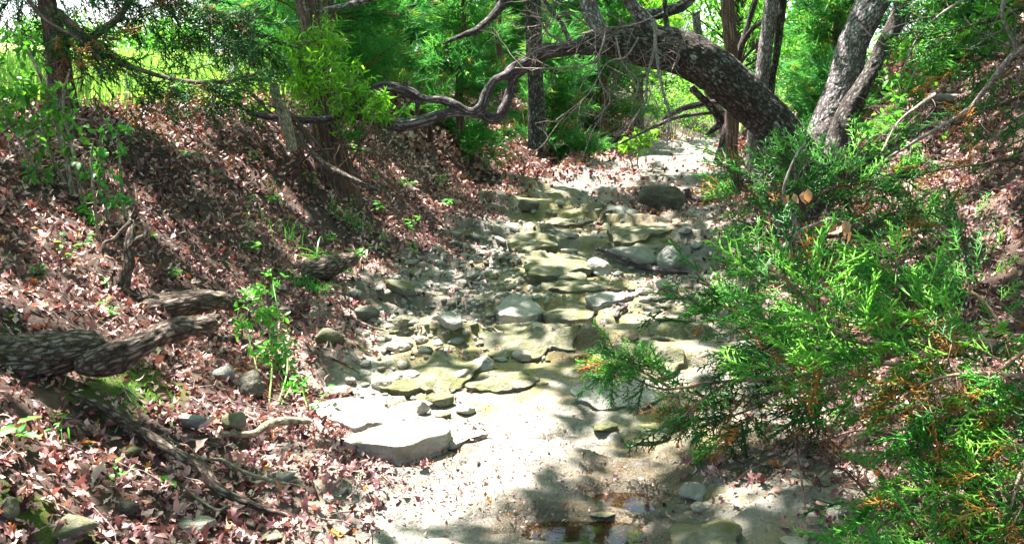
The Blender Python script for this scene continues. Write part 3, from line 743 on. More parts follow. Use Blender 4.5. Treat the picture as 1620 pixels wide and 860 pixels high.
for (lb, o_, th, mt) in [
    ('broad mossy yellow ledge slab left of the boulders', [(834, 402), (858, 391), (918, 395), (942, 408), (930, 416), (895, 420), (861, 424), (832, 420)], .07, M_RMOSS),
    ('lower mossy step in front of the broad yellow ledge', [(828, 430), (861, 424), (905, 419), (923, 425), (925, 434), (900, 437), (878, 436), (841, 436)], .055, M_RMOSS),
    ('dark mossy overhanging slab in the centre of the creek', [(856, 480), (875, 473), (905, 470), (925, 473), (943, 486), (932, 493), (910, 492), (888, 490)], .085, M_RMOSS),
    ('grey white slab at the rear left of the dark mossy ledge rock', [(785, 470), (800, 465), (830, 463), (854, 468), (864, 476), (840, 484), (811, 482), (790, 480)], .07, M_RGREY),
    ('long mossy slab with overhanging lip near the leaf drift', [(962, 362), (980, 355), (1020, 354), (1057, 358), (1068, 363), (1030, 367), (996, 370), (969, 369)], .08, M_RMOSS),
    ('pale cracked slab in front of the mossy ledges', [(851, 446), (880, 438), (915, 437), (949, 441), (985, 448), (1003, 456), (975, 460), (922, 459), (871, 456)], .045, M_RMOSS),
    ('small pale slab at the right end of the cracked one', [(930, 466), (950, 462), (976, 460), (1003, 461), (996, 468), (965, 471), (940, 472)], .04, M_RGREY),
    ('wide low ledge below the leaf drift near the bend', [(965, 378), (990, 372), (1030, 371), (1063, 377), (1088, 386), (1063, 391), (1020, 390), (990, 386)], .05, M_RMOSS),
    ('low dark edged slab at the foot of the far bank', [(800, 373), (820, 367), (850, 366), (875, 369), (880, 376), (850, 379), (821, 380)], .06, M_RMOSS),
    ('small flat ledge left of the bright white stone', [(820, 388), (835, 383), (855, 383), (862, 389), (845, 393), (828, 394)], .05, M_RMOSS),
    ('uneven mossy shelf in the middle, above the round grey stone', [(752, 532), (775, 516), (810, 506), (870, 506), (905, 512), (930, 526), (900, 540), (850, 545), (800, 550), (765, 545)], .035, M_RMOSS),
    ('mossy low shelf left of the white squared stone', [(608, 594), (650, 578), (700, 562), (745, 558), (765, 568), (745, 588), (712, 606), (680, 612), (640, 606)], .04, M_RMOSS),
    ('thin greenish shelf right of the white squared stone', [(742, 602), (785, 588), (840, 584), (865, 592), (835, 604), (790, 612), (755, 612)], .028, M_RMOSS),
    ('grey shelf with broken edge right of the shallow middle pool', [(905, 612), (950, 600), (1010, 606), (1050, 625), (1020, 638), (965, 634), (920, 628)], .03, M_RGREY),
    ('olive shelf beside the knobbly pitted rock', [(975, 680), (1000, 668), (1040, 664), (1075, 676), (1060, 692), (1020, 694), (985, 690)], .035, M_RMOSS),
    ('pale yellow shelf behind the small juniper tip', [(945, 545), (965, 535), (1010, 532), (1060, 540), (1090, 556), (1060, 566), (1000, 562), (960, 558)], .04, M_RMOSS),
    ('long pale shelf crossing under the right cedar tip', [(1010, 505), (1060, 498), (1110, 505), (1130, 520), (1100, 530), (1050, 528), (1020, 518)], .04, M_RMOSS),
    ('flat slab in the far channel before the bend', [(960, 328), (990, 322), (1010, 330), (1000, 338), (965, 338)], .06, M_RGREY),
    ('mossy edge slab at the lower bend of the left bank', [(860, 345), (890, 338), (925, 340), (940, 348), (905, 354), (870, 354)], .06, M_RMOSS),
    ('mossy green rock lip beside the leaves at the bottom, right of centre', [(1058, 848), (1070, 822), (1100, 812), (1140, 816), (1165, 835), (1160, 870), (1060, 880)], .05, M_RMOSS)]:
    slab(lb, o_, th, mt, int(o_[0][0]) % 97, (0, 0), under=.92, drape=.55 if o_[0][1] < 500 else .92, wob=.16 if o_[0][1] < 500 else .28, rough=.022)

# loose rubble: shared meshes, parts of the creek bed
tmpl = []
for i in range(14):
    V, F = rock(200 + i, 2, 13, rough=.10, size=(1, rng.uniform(.6, .9), rng.uniform(.35, .65)), flat=(.5 if i % 3 == 0 else 0))
    mb = MB(); mb.add(V, F); m = mb.mesh('stone', smooth=False); m.materials.append([M_RPALE, M_RGREY, M_RPALE, M_RPALE, M_RMOSS][i % 5]); tmpl.append(m)
ZONES = [((730, 470), (120, 75), 150, 15), ((790, 400), (60, 30), 40, 11), ((640, 530), (70, 30), 24, 14), ((690, 600), (90, 30), 14, 11),
         ((960, 445), (130, 30), 22, 10), ((1080, 470), (60, 45), 16, 12), ((900, 350), (80, 22), 22, 8), ((1230, 740), (90, 60), 12, 12), ((620, 610), (60, 30), 14, 13), ((880, 560), (120, 30), 10, 9), ((1000, 400), (90, 30), 12, 8), ((560, 700), (60, 50), 8, 12), ((440, 780), (90, 60), 8, 14)]
placed = 0; occ = []
for (c, rr, n, spx) in ZONES:
    k = 0; tries = 0
    while k < n and tries < n * 12:
        tries += 1
        a = rng.normal(0, .5, 2); px, py = c[0] + a[0] * rr[0], c[1] + a[1] * rr[1]
        s_px = spx * 1.15 * rng.lognormal(0, .42)
        if any((px - q[0])**2 + ((py - q[1]) * 1.5)**2 < ((s_px + q[2]) * .45)**2 for q in occ): continue
        if py > 858: continue
        occ.append((px, py, s_px)); g = G(px, py); dist = np.linalg.norm(g - CAM); r_ = s_px / FPX * dist * .62
        M = Matrix.Translation(Vector((g[0], g[1], g[2] + r_ * .12))) @ Euler((rng.normal(0, .25), rng.normal(0, .25), rng.uniform(0, 6.28))).to_matrix().to_4x4() @ Matrix.Diagonal((r_, r_, r_, 1))
        piece('stone', tmpl[rng.integers(14)], bed_o, M); k += 1; placed += 1
# gravel between the stones
mb = MB(); V0, F0 = ico(0)
def gravel(n, zc, zr, smin, smax):
    px = zc[0] + rng.normal(0, .55, n) * zr[0]; py = zc[1] + rng.normal(0, .55, n) * zr[1]
    for a, b in zip(px, py):
        if b > 900: continue
        X_, Y_ = _flat(a, max(b, 190)); 
        if dist_edge(X_, Y_)[0] > .4: continue
        s = rng.uniform(smin, smax) * (1 + .12 * Y_); z_ = float(H(X_, Y_))
        R = np.array(Euler(rng.uniform(0, 6, 3)).to_matrix())
        v = (V0 * (1 + rng.normal(0, .16, (len(V0), 1)))) * [s, s * .8, s * .5] @ R.T + [X_, Y_, z_ + s * .2]
        mb.add(v, F0, tint=np.full(len(V0), rng.random()))
gravel(700, (735, 480), (140, 85), .006, .018); gravel(150, (800, 395), (70, 35), .006, .018); gravel(160, (560, 720), (110, 90), .003, .010)
gravel(120, (1050, 480), (120, 50), .006, .016); gravel(90, (1230, 760), (100, 80), .003, .009)
o = obj('gravel', mb, M_RGREY, kind='stuff'); tag(o, 'fine grey gravel filling the gaps between creek stones', 'gravel')

# ================================================================== LEAF LITTER
LT = [lobed_leaf(c, f, w_, s) for c, f, w_, s in [(.5, .2, 1, 1), (-.4, .25, 1, 2), (.9, -.15, 1.4, 3), (.2, .4, .8, 4), (-.7, -.2, 1.3, 5), (1.2, .3, 1, 6)]]
LTlow = [lobed_leaf(c, f, w_, s, True) for c, f, w_, s in [(.5, .3, 1, 1), (-.5, .3, 1, 2), (.9, -.2, 1, 3)]]
LOV = [oval_leaf(.42, .25, .2), oval_leaf(.34, -.2, -.3)]
lmesh = []
for V, F in LT + LOV:
    mb = MB(); mb.add(V, F); m = mb.mesh('leaf'); m.materials.append(M_LITP); lmesh.append(m)

def litter_points(n, xr, yr, keep):
    x = rng.uniform(*xr, n); y = rng.uniform(*yr, n); m = rng.random(n) < keep(x, y); return x[m], y[m]
def lkeep(x, y):
    d, s = dist_edge(x, y)
    k = sstep(-.28, .12, d + .25 * fbm(x * 2.2, y * 2.2, seed=71, o=3))
    k = k * (1 - .92 * sstep(2.6, 3.3, d) * (s < 0) * sstep(6, 8, y))
    k = k * (.72 + .28 * sstep(-.35, .1, fbm(x * 1.7, y * 1.7, seed=72, o=3)))
    inb = (d < 0)
    drift = np.zeros_like(x)
    for (X_, Y_, rx, ry, a) in DRIFTS: drift = np.maximum(drift, a * np.exp(-((x - X_) / rx)**2 - ((y - Y_) / ry)**2))
    k = np.maximum(k, drift * (.4 + .6 * (fbm(x * 4, y * 4, seed=73, o=3) > -.1)))
    k = np.maximum(k, .012 * inb)
    bare = np.exp(-((x - BARE[0]) / .45)**2 - ((y - BARE[1]) / .5)**2); k = k * (1 - .75 * bare)
    pxl, pyl = proj(np.stack([x, y, H(x, y)], -1))
    k = k * (1 - .75 * np.exp(-((pxl - 190) / 60)**2 - ((pyl - 610) / 28)**2)) * (1 - .75 * np.exp(-((pxl - 80) / 90)**2 - ((pyl - 625) / 20)**2))
    return np.clip(k, 0, 1)
DRIFTS = []
for (px, py, a, rx, ry) in [(1050, 340, .95, .8, 1.1), (1120, 430, .7, .35, .8), (1135, 790, .75, .13, .17), (620, 720, .45, .25, .22), (560, 780, .5, .2, .3), (1100, 500, .45, .25, .5),
                            (820, 560, .2, .3, .15), (980, 500, .15, .3, .3), (1260, 760, .8, .18, .4), (1010, 480, .25, .4, .3), (940, 385, .3, .3, .5), (720, 600, .4, .25, .15), (770, 455, .25, .4, .5), (700, 480, .35, .4, .6), (1200, 720, .4, .25, .4), (975, 300, .7, .6, 1.2), (1110, 335, .85, .6, 1.2), (945, 280, .7, .5, 1.4), (1140, 300, .6, .4, 1.4)]:
    X_, Y_ = _flat(px, py); DRIFTS.append((X_, Y_, rx, ry, a))
_b = G(590, 470); BARE = (_b[0], _b[1])
def litter(mb, x, y, size, T, lift=.012):
    z = H(x, y); N = gnormal(x, y); n = len(x)
    N = unit(N + rng.normal(0, .55, (n, 3))); X, Y, Z = axes(rng.normal(0, 1, (n, 3)), N)
    p = np.stack([x, y, z + lift * rng.random(n) * 2 + .004], -1)
    tt = rng.random(n); which = rng.integers(0, len(T), n)
    ptint = np.clip(.47 + .42 * rng.normal(0, .8, n) + .25 * fbm(x * 2, y * 2, seed=80, o=2), 0, .925)
    o_ = rng.random(n); ptint = np.where(o_ > .985, rng.uniform(.96, 1, n), ptint)
    for k, (V, F) in enumerate(T):
        m = which == k
        if m.any(): scatter(mb, V, F, p[m], X[m], Y[m], Z[m], size[m], ptint[m])
mb = MB()
x, y = litter_points(60000, (-4.2, 3.6), (1.9, 7.0), lkeep)
x0, y0 = x, y
big = LT
sz_ = rng.uniform(.023, .058, len(x)) * np.where(rng.random(len(x)) < .12, 1.5, 1); nr_ = (y < 4.6) & (rng.random(len(y)) < .45)
litter(mb, x[nr_], y[nr_], sz_[nr_], big); litter(mb, x[~nr_], y[~nr_], sz_[~nr_], LTlow + LOV)
x, y = litter_points(60000, (-5.5, 6.8), (7.0, 12.5), lkeep); litter(mb, x, y, rng.uniform(.035, .072, len(x)), [LTlow[0], LOV[0], LOV[1], rhomb(.5, .25), rhomb(.35, -.3), rhomb(.6, .3), rhomb(.45, -.2)])
x, y = litter_points(62000, (-4.5, 11), (11.5, 26), lkeep); litter(mb, x, y, rng.uniform(.06, .11, len(x)) * (.7 + y / 40), [rhomb(.6, .25), rhomb(.4, -.25), rhomb(.8, .3)], .02)
xd = []; 
for (px, py, rx, ry, nn) in [(620, 745, 80, 50, 900), (540, 720, 60, 60, 700), (700, 620, 70, 40, 300), (1180, 760, 110, 70, 900), (820, 540, 150, 40, 500), (760, 690, 150, 60, 260), (900, 760, 200, 70, 500), (700, 800, 160, 50, 500), (1000, 470, 130, 60, 500), (740, 470, 120, 80, 900), (1100, 520, 60, 60, 400)]:
    for a_, b_ in zip(px + rng.normal(0, .6, nn) * rx, py + rng.normal(0, .6, nn) * ry): xd.append(_flat(a_, min(b_, 900)))
xd = np.array(xd); litter(mb, xd[:, 0], xd[:, 1], rng.uniform(.008, .028, len(xd)), [rhomb(.35, .2), rhomb(.6, -.2), rhomb(.18, .1)], .003)
lit = obj('leaf_litter', mb, M_LIT, kind='stuff'); tag(lit, 'thick brown drift of fallen dry oak leaves covering both banks', 'leaves')
# the 300 leaves nearest the camera, one object each
cand = []
while len(cand) < 900:
    px, py = rng.uniform(0, 1320), 860 - abs(rng.normal(0, 130))
    if py > 480: cand.append(G(px, py))
cand = np.array(cand); kk = lkeep(cand[:, 0], cand[:, 1]); cand = cand[rng.random(len(cand)) < kk][:300]
NN = gnormal(cand[:, 0], cand[:, 1])
for g, N in zip(cand, NN):
    N = unit(N + rng.normal(0, .22, 3))
    Xa, Ya, Za = axes(rng.normal(0, 1, (1, 3)), N[None]); s = rng.uniform(.04, .08)
    R = Matrix(((Xa[0][0], Ya[0][0], Za[0][0]), (Xa[0][1], Ya[0][1], Za[0][1]), (Xa[0][2], Ya[0][2], Za[0][2]))).to_4x4()
    t = rng.integers(0, 6) if rng.random() < .6 else rng.integers(6, 8)
    if t > 5: s *= .5
    M = Matrix.Translation(Vector((g[0], g[1], g[2] + .02))) @ R @ Matrix.Diagonal((s, s, s, 1))
    piece('leaf', lmesh[t], ground_o, M)

# ================================================================== LOGS, STICKS
def pts(lst, dz=0.0):
    """(px,py,Y) or (px,py,None=on the ground)"""
    out = []
    for q in lst:
        if len(q) == 2: g = G(*q); out.append(g + [0, 0, dz])
        else: out.append(W(*q))
    return np.array(out)
def rad(P, rp):
    return np.array([r * np.linalg.norm(p - CAM) / FPX for p, r in zip(P, rp)])
def wood(name, label, cat, ctl, rp, mt, segs=24, ring=.02, bark=.006, seed=1, dz=0.0, lift=None, subs=(), knots=.15, group=None, parts=None):
    P = pts(ctl, 0); R = rad(P, rp)
    if lift is not None: P[:, 2] += R * lift
    P[:, 2] += dz
    if parts is None and not subs:
        mb = MB(); tube(mb, P, R, segs, ring, bark, seed, knots); o = obj(name, mb, mt, origin=P[0]); tag(o, label, cat, group); return o
    t = thing(name, label, cat, P[0], group); mb = MB(); tube(mb, P, R, segs, ring, bark, seed, knots); obj('trunk' if cat == 'tree' else 'stem', mb, mt, t)
    for (ctl2, rp2) in subs:
        P2 = pts(ctl2); mb = MB(); tube(mb, P2, rad(P2, rp2), max(5, segs // 2), ring, bark * .6, seed + 3, knots); obj('branch', mb, mt, t)
    return t
gl = G(60, 600); YL = gl[1]
YB = G(90, 612)[1]
wood('fallen_log', 'thick fallen log with scaly bark entering from the left edge', 'log',
     [(-90, 574, YB), (-10, 568, YB), (70, 561, YB + .05), (130, 551, YB + .12), (175, 549, YB + .22)], [32, 33, 30, 22, 9], M_LOG, 100, .008, .013, 5)
Y2 = G(300, 505)[1]
wood('fallen_log', 'rough barked log arching out of the leaves above the thick one', 'log',
     [(170, 512, Y2 - .1), (220, 496, Y2 - .1), (280, 482, Y2 - .08), (335, 475, Y2 + .0), (385, 480, Y2 + .15)], [16, 21, 18, 13, 8], M_LOG, 72, .008, .009, 8)
wood('fallen_log', 'broken splintered log lying between the two rough barked logs', 'log',
     [(125, 578, YB + .05), (165, 570, YB + .05), (215, 548, YB + .1), (262, 525, YB + .22), (320, 514, YB + .35), (345, 505, YB + .5)], [9, 19, 17, 13, 12, 7], M_LOG, 72, .008, .011, 11, knots=.4)
wood('fallen_log', 'short dark log with moss beneath and grass growing on top', 'log',
     [(458, 432, G(500, 432)[1] - .05), (490, 428, G(500, 432)[1] - .05), (525, 420, G(500, 432)[1]), (562, 408, G(500, 432)[1] + .1)], [9, 15, 16, 9], M_LOG, 36, .015, .006, 14)
wood('fallen_branch', 'long crooked grey branch crossing the leaves to the bottom edge', 'branch',
     [(112, 640), (165, 668), (225, 705), (285, 742), (325, 768), (345, 795), (400, 818), (455, 832)], [4, 6, 7, 7, 8, 7, 5, 2.5], M_LOG, 20, .012, .002, 17, lift=1.4, dz=.03)
wood('fallen_branch', 'short barkless branch in leaves left of the pale slabs', 'branch',
     [(350, 702), (400, 706), (425, 692), (455, 684), (492, 682)], [3, 5, 6, 6, 4], M_STEM, 14, .012, .001, 19, lift=1.4, dz=.03)
wood('fallen_branch', 'thin wavy pale stick lying right of the long crooked branch', 'branch',
     [(315, 742), (350, 742), (385, 762), (430, 776), (475, 784)], [2, 3, 3.2, 2.5, 1.5], M_STEM, 8, .02, 0, 20, lift=1, dz=.03)
wood('fallen_branch', 'thin forked stick beside the bright white rock at the bottom', 'branch',
     [(292, 785), (318, 808), (345, 822), (365, 815), (372, 830)], [1, 2, 2, 1.6, 1], M_STEM, 6, .02, 0, 21, lift=1, dz=.03)
wood('fallen_branch', 'slender dark stick slanting down past the buff boulder', 'branch',
     [(480, 545), (500, 568), (540, 585), (570, 600)], [2, 2.4, 2, 1.4], M_LOG, 6, .02, 0, 22, lift=1.2, dz=.03)
wood('fallen_branch', 'thin dark root stretched over the bare soil above the rubble', 'branch',
     [(530, 505), (560, 515), (590, 528), (610, 532)], [1.5, 2, 2, 1], M_LOG, 6, .02, 0, 23, lift=1.2, dz=.03)
wood('fallen_branch', 'brown stick lying on the rubble stones', 'branch',
     [(722, 466), (740, 455), (755, 448), (762, 438)], [3, 3, 2.4, 1.5], M_LOG, 8, .02, .001, 24, lift=1.8)
wood('fallen_branch', 'curved twig standing over the white rocks beside the slabs', 'branch',
     [(640, 600), (665, 598), (690, 612), (682, 590), (676, 584)], [1.6, 1.6, 1.4, 1.2, .8], M_STEM, 6, .02, 0, 25, lift=3)
wood('driftwood_branch', 'long driftwood branch lying against the boulders midstream', 'branch',
     [(948, 402), (962, 410), (985, 424), (1020, 433), (1060, 438), (1088, 437)], [3, 5, 5.5, 5, 4, 3], M_DRIFT, 14, .02, .002, 26, lift=2.2)
wood('stick', 'straight tan stick poking out of the driftwood towards the white stones', 'branch',
     [(1040, 458), (1060, 447), (1083, 434)], [1.6, 1.6, 1.3], M_STEM, 6, .05, 0, 27, lift=4)
wood('fallen_branch', 'curved mossy root between the far ledges', 'branch',
     [(946, 358), (955, 345), (968, 337), (985, 332)], [3, 3.2, 2.6, 1.4], M_LOG, 8, .03, .001, 28, lift=1)
wood('driftwood_stub', 'reddish brown forked stub standing on the yellow bedrock', 'branch',
     [(974, 510), (980, 498), (990, 490), (978, 482)], [3, 3.6, 3, 1.2], M_DRIFT, 8, .02, .002, 29, lift=2)
yb = G(1110, 322)[1]
wood('fallen_log', 'smooth grey log behind the large dark boulder at the bend', 'log',
     [(1086, 298, yb), (1090, 314, yb), (1108, 320, yb), (1135, 322, yb)], [5, 8, 8.5, 7], M_DRIFT, 24, .03, .004, 30)
mbk = MB()
for k in range(230):
    px, py = (rng.uniform(0, 620), rng.uniform(230, 855)) if k < 150 else ((rng.uniform(640, 1000), rng.uniform(210, 320)) if k < 180 else (rng.uniform(1150, 1600), rng.uniform(330, 840)))
    g = G(px, py); L = rng.uniform(.05, .28) * (.6 + g[1] * .12); a = rng.uniform(0, 6.28); q = [g + [0, 0, .02]]
    for _ in range(4):
        a += rng.normal(0, .4); n_ = q[-1] + [math.cos(a) * L / 4, math.sin(a) * L / 4, 0]; n_[2] = float(H(n_[0], n_[1])) + rng.uniform(.015, .04); q.append(n_)
    tube(mbk, q, np.array([.0022, .0026, .002, .0016, .001]) * rng.uniform(.7, 1.6) * (.7 + g[1] * .06), 5, .05, cap=False)
o = obj('twig_litter', mbk, M_TWIG, kind='stuff'); tag(o, 'thin grey twigs strewn through the leaf litter on both banks', 'twigs')
# root stump on the left bank
ys_ = G(200, 455)[1]
wood('root_stump', 'gnarled dead stump with curling splinters on the left bank', 'stump',
     [(196, 462, ys_), (198, 440, ys_), (205, 415, ys_ + .03), (203, 388, ys_ + .05), (208, 360, ys_ + .1), (205, 332, ys_ + .2)], [8, 7, 7, 6, 4, 2], M_LOG, 20, .012, .004, 31, knots=.35,
     subs=[([(206, 392, ys_), (218, 380, ys_ - .03), (232, 372, ys_ - .05), (230, 358, ys_ - .04), (222, 346, ys_)], [4, 5, 4, 2, 1]),
           ([(207, 350, ys_), (195, 362, ys_ - .05), (180, 378, ys_ - .07), (165, 385, ys_ - .07), (163, 405, ys_ - .05)], [3, 3, 2.6, 2, 1]),
           ([(208, 345, ys_ + .1), (213, 335, ys_ + .1), (215, 325, ys_ + .1)], [3, 3, 1])])
# broken weathered post (photo 430-470,130-240)
yp = 7.55
wood('dead_snag', 'broken weathered snag leaning left of the shaggy trunk on the left bank', 'stump',
     [(462, 238, yp), (458, 215, yp), (450, 185, yp), (440, 160, yp), (432, 132, yp)], [7, 8, 9, 8, 5], M_STEM, 18, .02, .005, 33, knots=.3)
wood('sapling_pole', 'dark bare stick standing upright under the long dead limb', 'stick',
     [(684, 276), (683, 250), (682, 225), (680, 196, G(684, 276)[1])], [5, 4.5, 4, 3.5], M_LOG, 10, .03, .002, 34)
wood('fallen_branch', 'dark long branch sloping down the bank below the shaggy trunk', 'branch',
     [(470, 215, 7.9), (500, 248, 7.7), (540, 275, 7.5), (600, 302, 7.5)], [3, 4, 4.5, 3], M_LOG, 10, .03, .002, 35)

# ================================================================== FOLIAGE HELPERS
JUN = [juniper_spray(s) for s in range(6)]
JUN_MID = [juniper_spray(20 + s, 9, 3, .4, .022) for s in range(4)]
FSP = [flat_spray(s, 11, .045) for s in range(5)]
RH = rhomb(.5, .12)
def put(mb, T, pos, fwd, up, scale, tint, extra=None):
    X, Y, Z = axes(fwd, up); wch = rng.integers(0, len(T), len(pos))
    for k, (V, F) in enumerate(T):
        m = wch == k
        if m.any(): scatter(mb, V, F, pos[m], X[m], Y[m], Z[m], scale[m], tint[m])
def leaf_cloud(mb, centers, rads, per, size, T, flatn=.5, tintmu=.5, droop=.2):
    """leaves spread in lumpy balls, facing mostly outwards/upwards"""
    for c, r in zip(centers, rads):
        n = max(4, int(per * rng.uniform(.7, 1.3)))
        u = unit(rng.normal(0, 1, (n, 3))); q = u * (rng.random((n, 1)) ** .45) * r * [1, 1, .7]
        q = q * (1 + .5 * fbm(u[:, 0] * 2 + c[0], u[:, 1] * 2 + c[1], u[:, 2] * 2, 5, 2))[:, None]
        up = unit(rng.normal(0, flatn, (n, 3)) + [0, 0, 1]); fw = unit(u + rng.normal(0, .6, (n, 3)) + [0, 0, -droop])
        put(mb, T, c + q, fw, up, size * rng.uniform(.6, 1.25, n), np.clip(rng.normal(tintmu, .25, n) + rng.normal(0, .12), 0, 1))
def branch_pts(p0, d, L, n=7, wig=.25, droop=0.0):
    P = [np.array(p0, float)]; d = unit(np.array(d, float))
    for i in range(n):
        d = unit(d + rng.normal(0, wig, 3) * .5 + [0, 0, -droop]); P.append(P[-1] + d * L / n)
    return np.array(P)

def cedar_tree(label, base, h, rad_, nb, per, size, T=FSP, zlow=.1, mt=M_CEDF, group='cedar trees in the wood', trunk_r=None, tintmu=.45, lean=(0, 0), brown=.04, droop=.02, name='cedar_tree', cat='tree'):
    t = thing(name, label, cat, base, group); base = np.array(base)
    tr = trunk_r or h * .022
    top = base + [lean[0], lean[1], h]
    P = np.array([base - [0, 0, .15], base + (top - base) * .33 + rng.normal(0, .05, 3), base + (top - base) * .66 + rng.normal(0, .06, 3), top])
    mb = MB(); C, R = tube(mb, P, [tr * 1.2, tr, tr * .6, tr * .12], 12, .12, tr * .06, rng.integers(99)); obj('trunk', mb, M_CBARK, t)
    mbB = MB(); mbF = MB(); pos = []; fw = []; sc = []
    for k in range(nb):
        u = zlow + (1 - zlow) * (k + rng.random()) / nb; p0 = C[int(u * (len(C) - 1))]
        L = rad_ * (1 - u) ** .55 * rng.uniform(.65, 1.2) + .15
        a = rng.uniform(0, 2 * np.pi); d = np.array([math.cos(a), math.sin(a), rng.uniform(-.05, .55)])
        B = branch_pts(p0, d, L, 6, .25, droop); Cb, _ = tube(mbB, B, np.linspace(tr * .28 * (1 - u * .6), .003, 7), 4, .2, cap=False)
        m = int(per * L / rad_ * rng.uniform(.7, 1.2)) + 2
        ti = rng.beta(1.6, 1.1, m); ii = np.clip((ti * (len(Cb) - 1)).astype(int), 0, len(Cb) - 2)
        off = rng.normal(0, .16 * rad_ * .5, (m, 3)) * [1, 1, .6]
        pos.append(Cb[ii] + off * ti[:, None] + rng.normal(0, .03, (m, 3))); dr = unit(Cb[ii + 1] - Cb[ii]); fw.append(unit(dr + rng.normal(0, .65, (m, 3)))); sc.append(size * rng.uniform(.6, 1.3, m))
    pos = np.concatenate(pos); fw = np.concatenate(fw); sc = np.concatenate(sc); n = len(pos)
    clump = fbm(pos[:, 0] * 1.3, pos[:, 1] * 1.3, pos[:, 2] * 1.3, 12, 2)
    tint = np.clip(rng.normal(tintmu, .18, n) + clump * .4, 0, .9); tint = np.where(rng.random(n) < brown, .98, tint)
    put(mbF, T, pos, fw, rng.normal(0, .5, (n, 3)) + [0, 0, 1], sc, tint)
    obj('branches', mbB, M_CBARK, t); obj('crown', mbF, mt, t, kind='stuff'); return t

def broadleaf_tree(label, base, h, crown, nclump, per, size, mt=M_OAKG, trunk_r=.1, lean=(0, 0), group='broadleaf trees in the wood', T=None, bark=None, tintmu=.5, name='oak_tree', zc=None, cl_r=.5):
    """crown = (rx, ry, rz) round a centre at height zc"""
    t = thing(name, label, 'tree', base, group); base = np.array(base); top = base + [lean[0], lean[1], h]
    P = np.array([base - [0, 0, .2], base + (top - base) * .3 + rng.normal(0, .08, 3), base + (top - base) * .65 + rng.normal(0, .12, 3), top])
    mb = MB(); C, R = tube(mb, P, [trunk_r * 1.25, trunk_r, trunk_r * .75, trunk_r * .3], 16, .08, trunk_r * .08, rng.integers(99), .1); obj('trunk', mb, bark or M_BARK, t)
    zc = zc or h * .8; cc = base + [lean[0] * .8, lean[1] * .8, zc]
    u = unit(rng.normal(0, 1, (nclump, 3))); cen = cc + u * (rng.random((nclump, 1)) ** .5) * np.array(crown)
    mbB = MB()
    for c in cen[::2]:
        i = int(np.clip((c[2] - base[2]) / h * .7, .2, .98) * (len(C) - 1)); mid = (C[i] + c) / 2 + rng.normal(0, .15, 3) + [0, 0, .1]
        tube(mbB, [C[i], mid, c], [trunk_r * .3, trunk_r * .16, .006], 5, .25, cap=False)
    mbF = MB(); leaf_cloud(mbF, cen, rng.uniform(.6, 1.25, nclump) * cl_r, per, size, T or [RH], tintmu=tintmu)
    obj('branches', mbB, bark or M_BARK, t); obj('crown', mbF, mt, t, kind='stuff'); return t
def gp(x, y): return np.array([x, y, float(H(x, y))])

# ================================================================== THE ARCHING OAK
arch = thing('oak_tree', 'old oak whose trunk arches low across the creek and ends in a dead limb', 'tree', gp(3.1, 8.9))
def part_tube(parent, name, ctl, rp, mt, segs=16, ring=.03, bark=.004, seed=1, knots=.1, cap=True, label=None):
    P = pts(ctl); mb = MB(); C, r = tube(mb, P, rad(P, rp), segs, ring, bark, seed, knots, cap); o = obj(name, mb, mt, parent)
    if label: o['label'] = label
    return C, r
part_tube(arch, 'trunk', [(1300, 385, 9.0), (1262, 262, 8.85), (1225, 200, 8.75), (1185, 160, 8.7), (1130, 112, 8.6), (1075, 82, 8.55), (1020, 72, 8.5), (965, 66, 8.5), (915, 74, 8.5)],
          [68, 37, 31, 30, 31, 32, 30, 21, 11], M_BARK, 110, .014, .014, 40, .12)
part_tube(arch, 'branch', [(925, 71, 8.5), (895, 78, 8.48), (862, 82, 8.46), (838, 98, 8.44), (815, 112, 8.42), (802, 125, 8.4)], [11.5, 10, 11.5, 10, 12, 9], M_DRIFT, 36, .015, .006, 41, .25, label='twisted dead limb with bark gone')
part_tube(arch, 'branch', [(815, 110, 8.42), (808, 140, 8.40), (800, 165, 8.38), (788, 184, 8.36), (775, 186, 8.34), (762, 180, 8.33)], [8, 7, 8, 8, 8, 6], M_DRIFT, 32, .015, .005, 42, .3)
part_tube(arch, 'branch', [(806, 118, 8.36), (782, 128, 8.33), (770, 148, 8.31), (762, 168, 8.30), (745, 178, 8.3), (722, 168, 8.28), (700, 158, 8.26), (672, 157, 8.22), (655, 150, 8.2), (632, 140, 8.18), (608, 136, 8.15), (585, 142, 8.12), (566, 147, 8.1)],
          [7, 6, 7, 8, 7, 7.5, 6, 5.5, 7, 7.5, 6.5, 5, 2.5], M_DRIFT, 28, .015, .005, 43, .3)
part_tube(arch, 'branch', [(765, 182, 8.33), (740, 178, 8.3), (715, 178, 8.27), (690, 185, 8.25), (660, 194, 8.22), (632, 199, 8.18), (605, 194, 8.14), (580, 186, 8.1), (556, 186, 8.05)],
          [7, 7, 7, 8.5, 9, 9, 8, 6, 3.5], M_DRIFT, 28, .015, .005, 44, .25)
part_tube(arch, 'branch', [(590, 143, 8.12), (572, 160, 8.05), (552, 176, 8.0), (530, 186, 7.95), (500, 190, 7.9), (470, 190, 7.9), (430, 186, 7.95), (392, 178, 8.0)],
          [5, 5.5, 6, 5.5, 5, 5, 4.5, 3.5], M_DRIFT, 16, .02, .002, 45, .2)
part_tube(arch, 'branch', [(662, 158, 8.2), (660, 170, 8.2), (658, 182, 8.2)], [4, 3.5, 1.5], M_DRIFT, 8, .02, .001, 46)
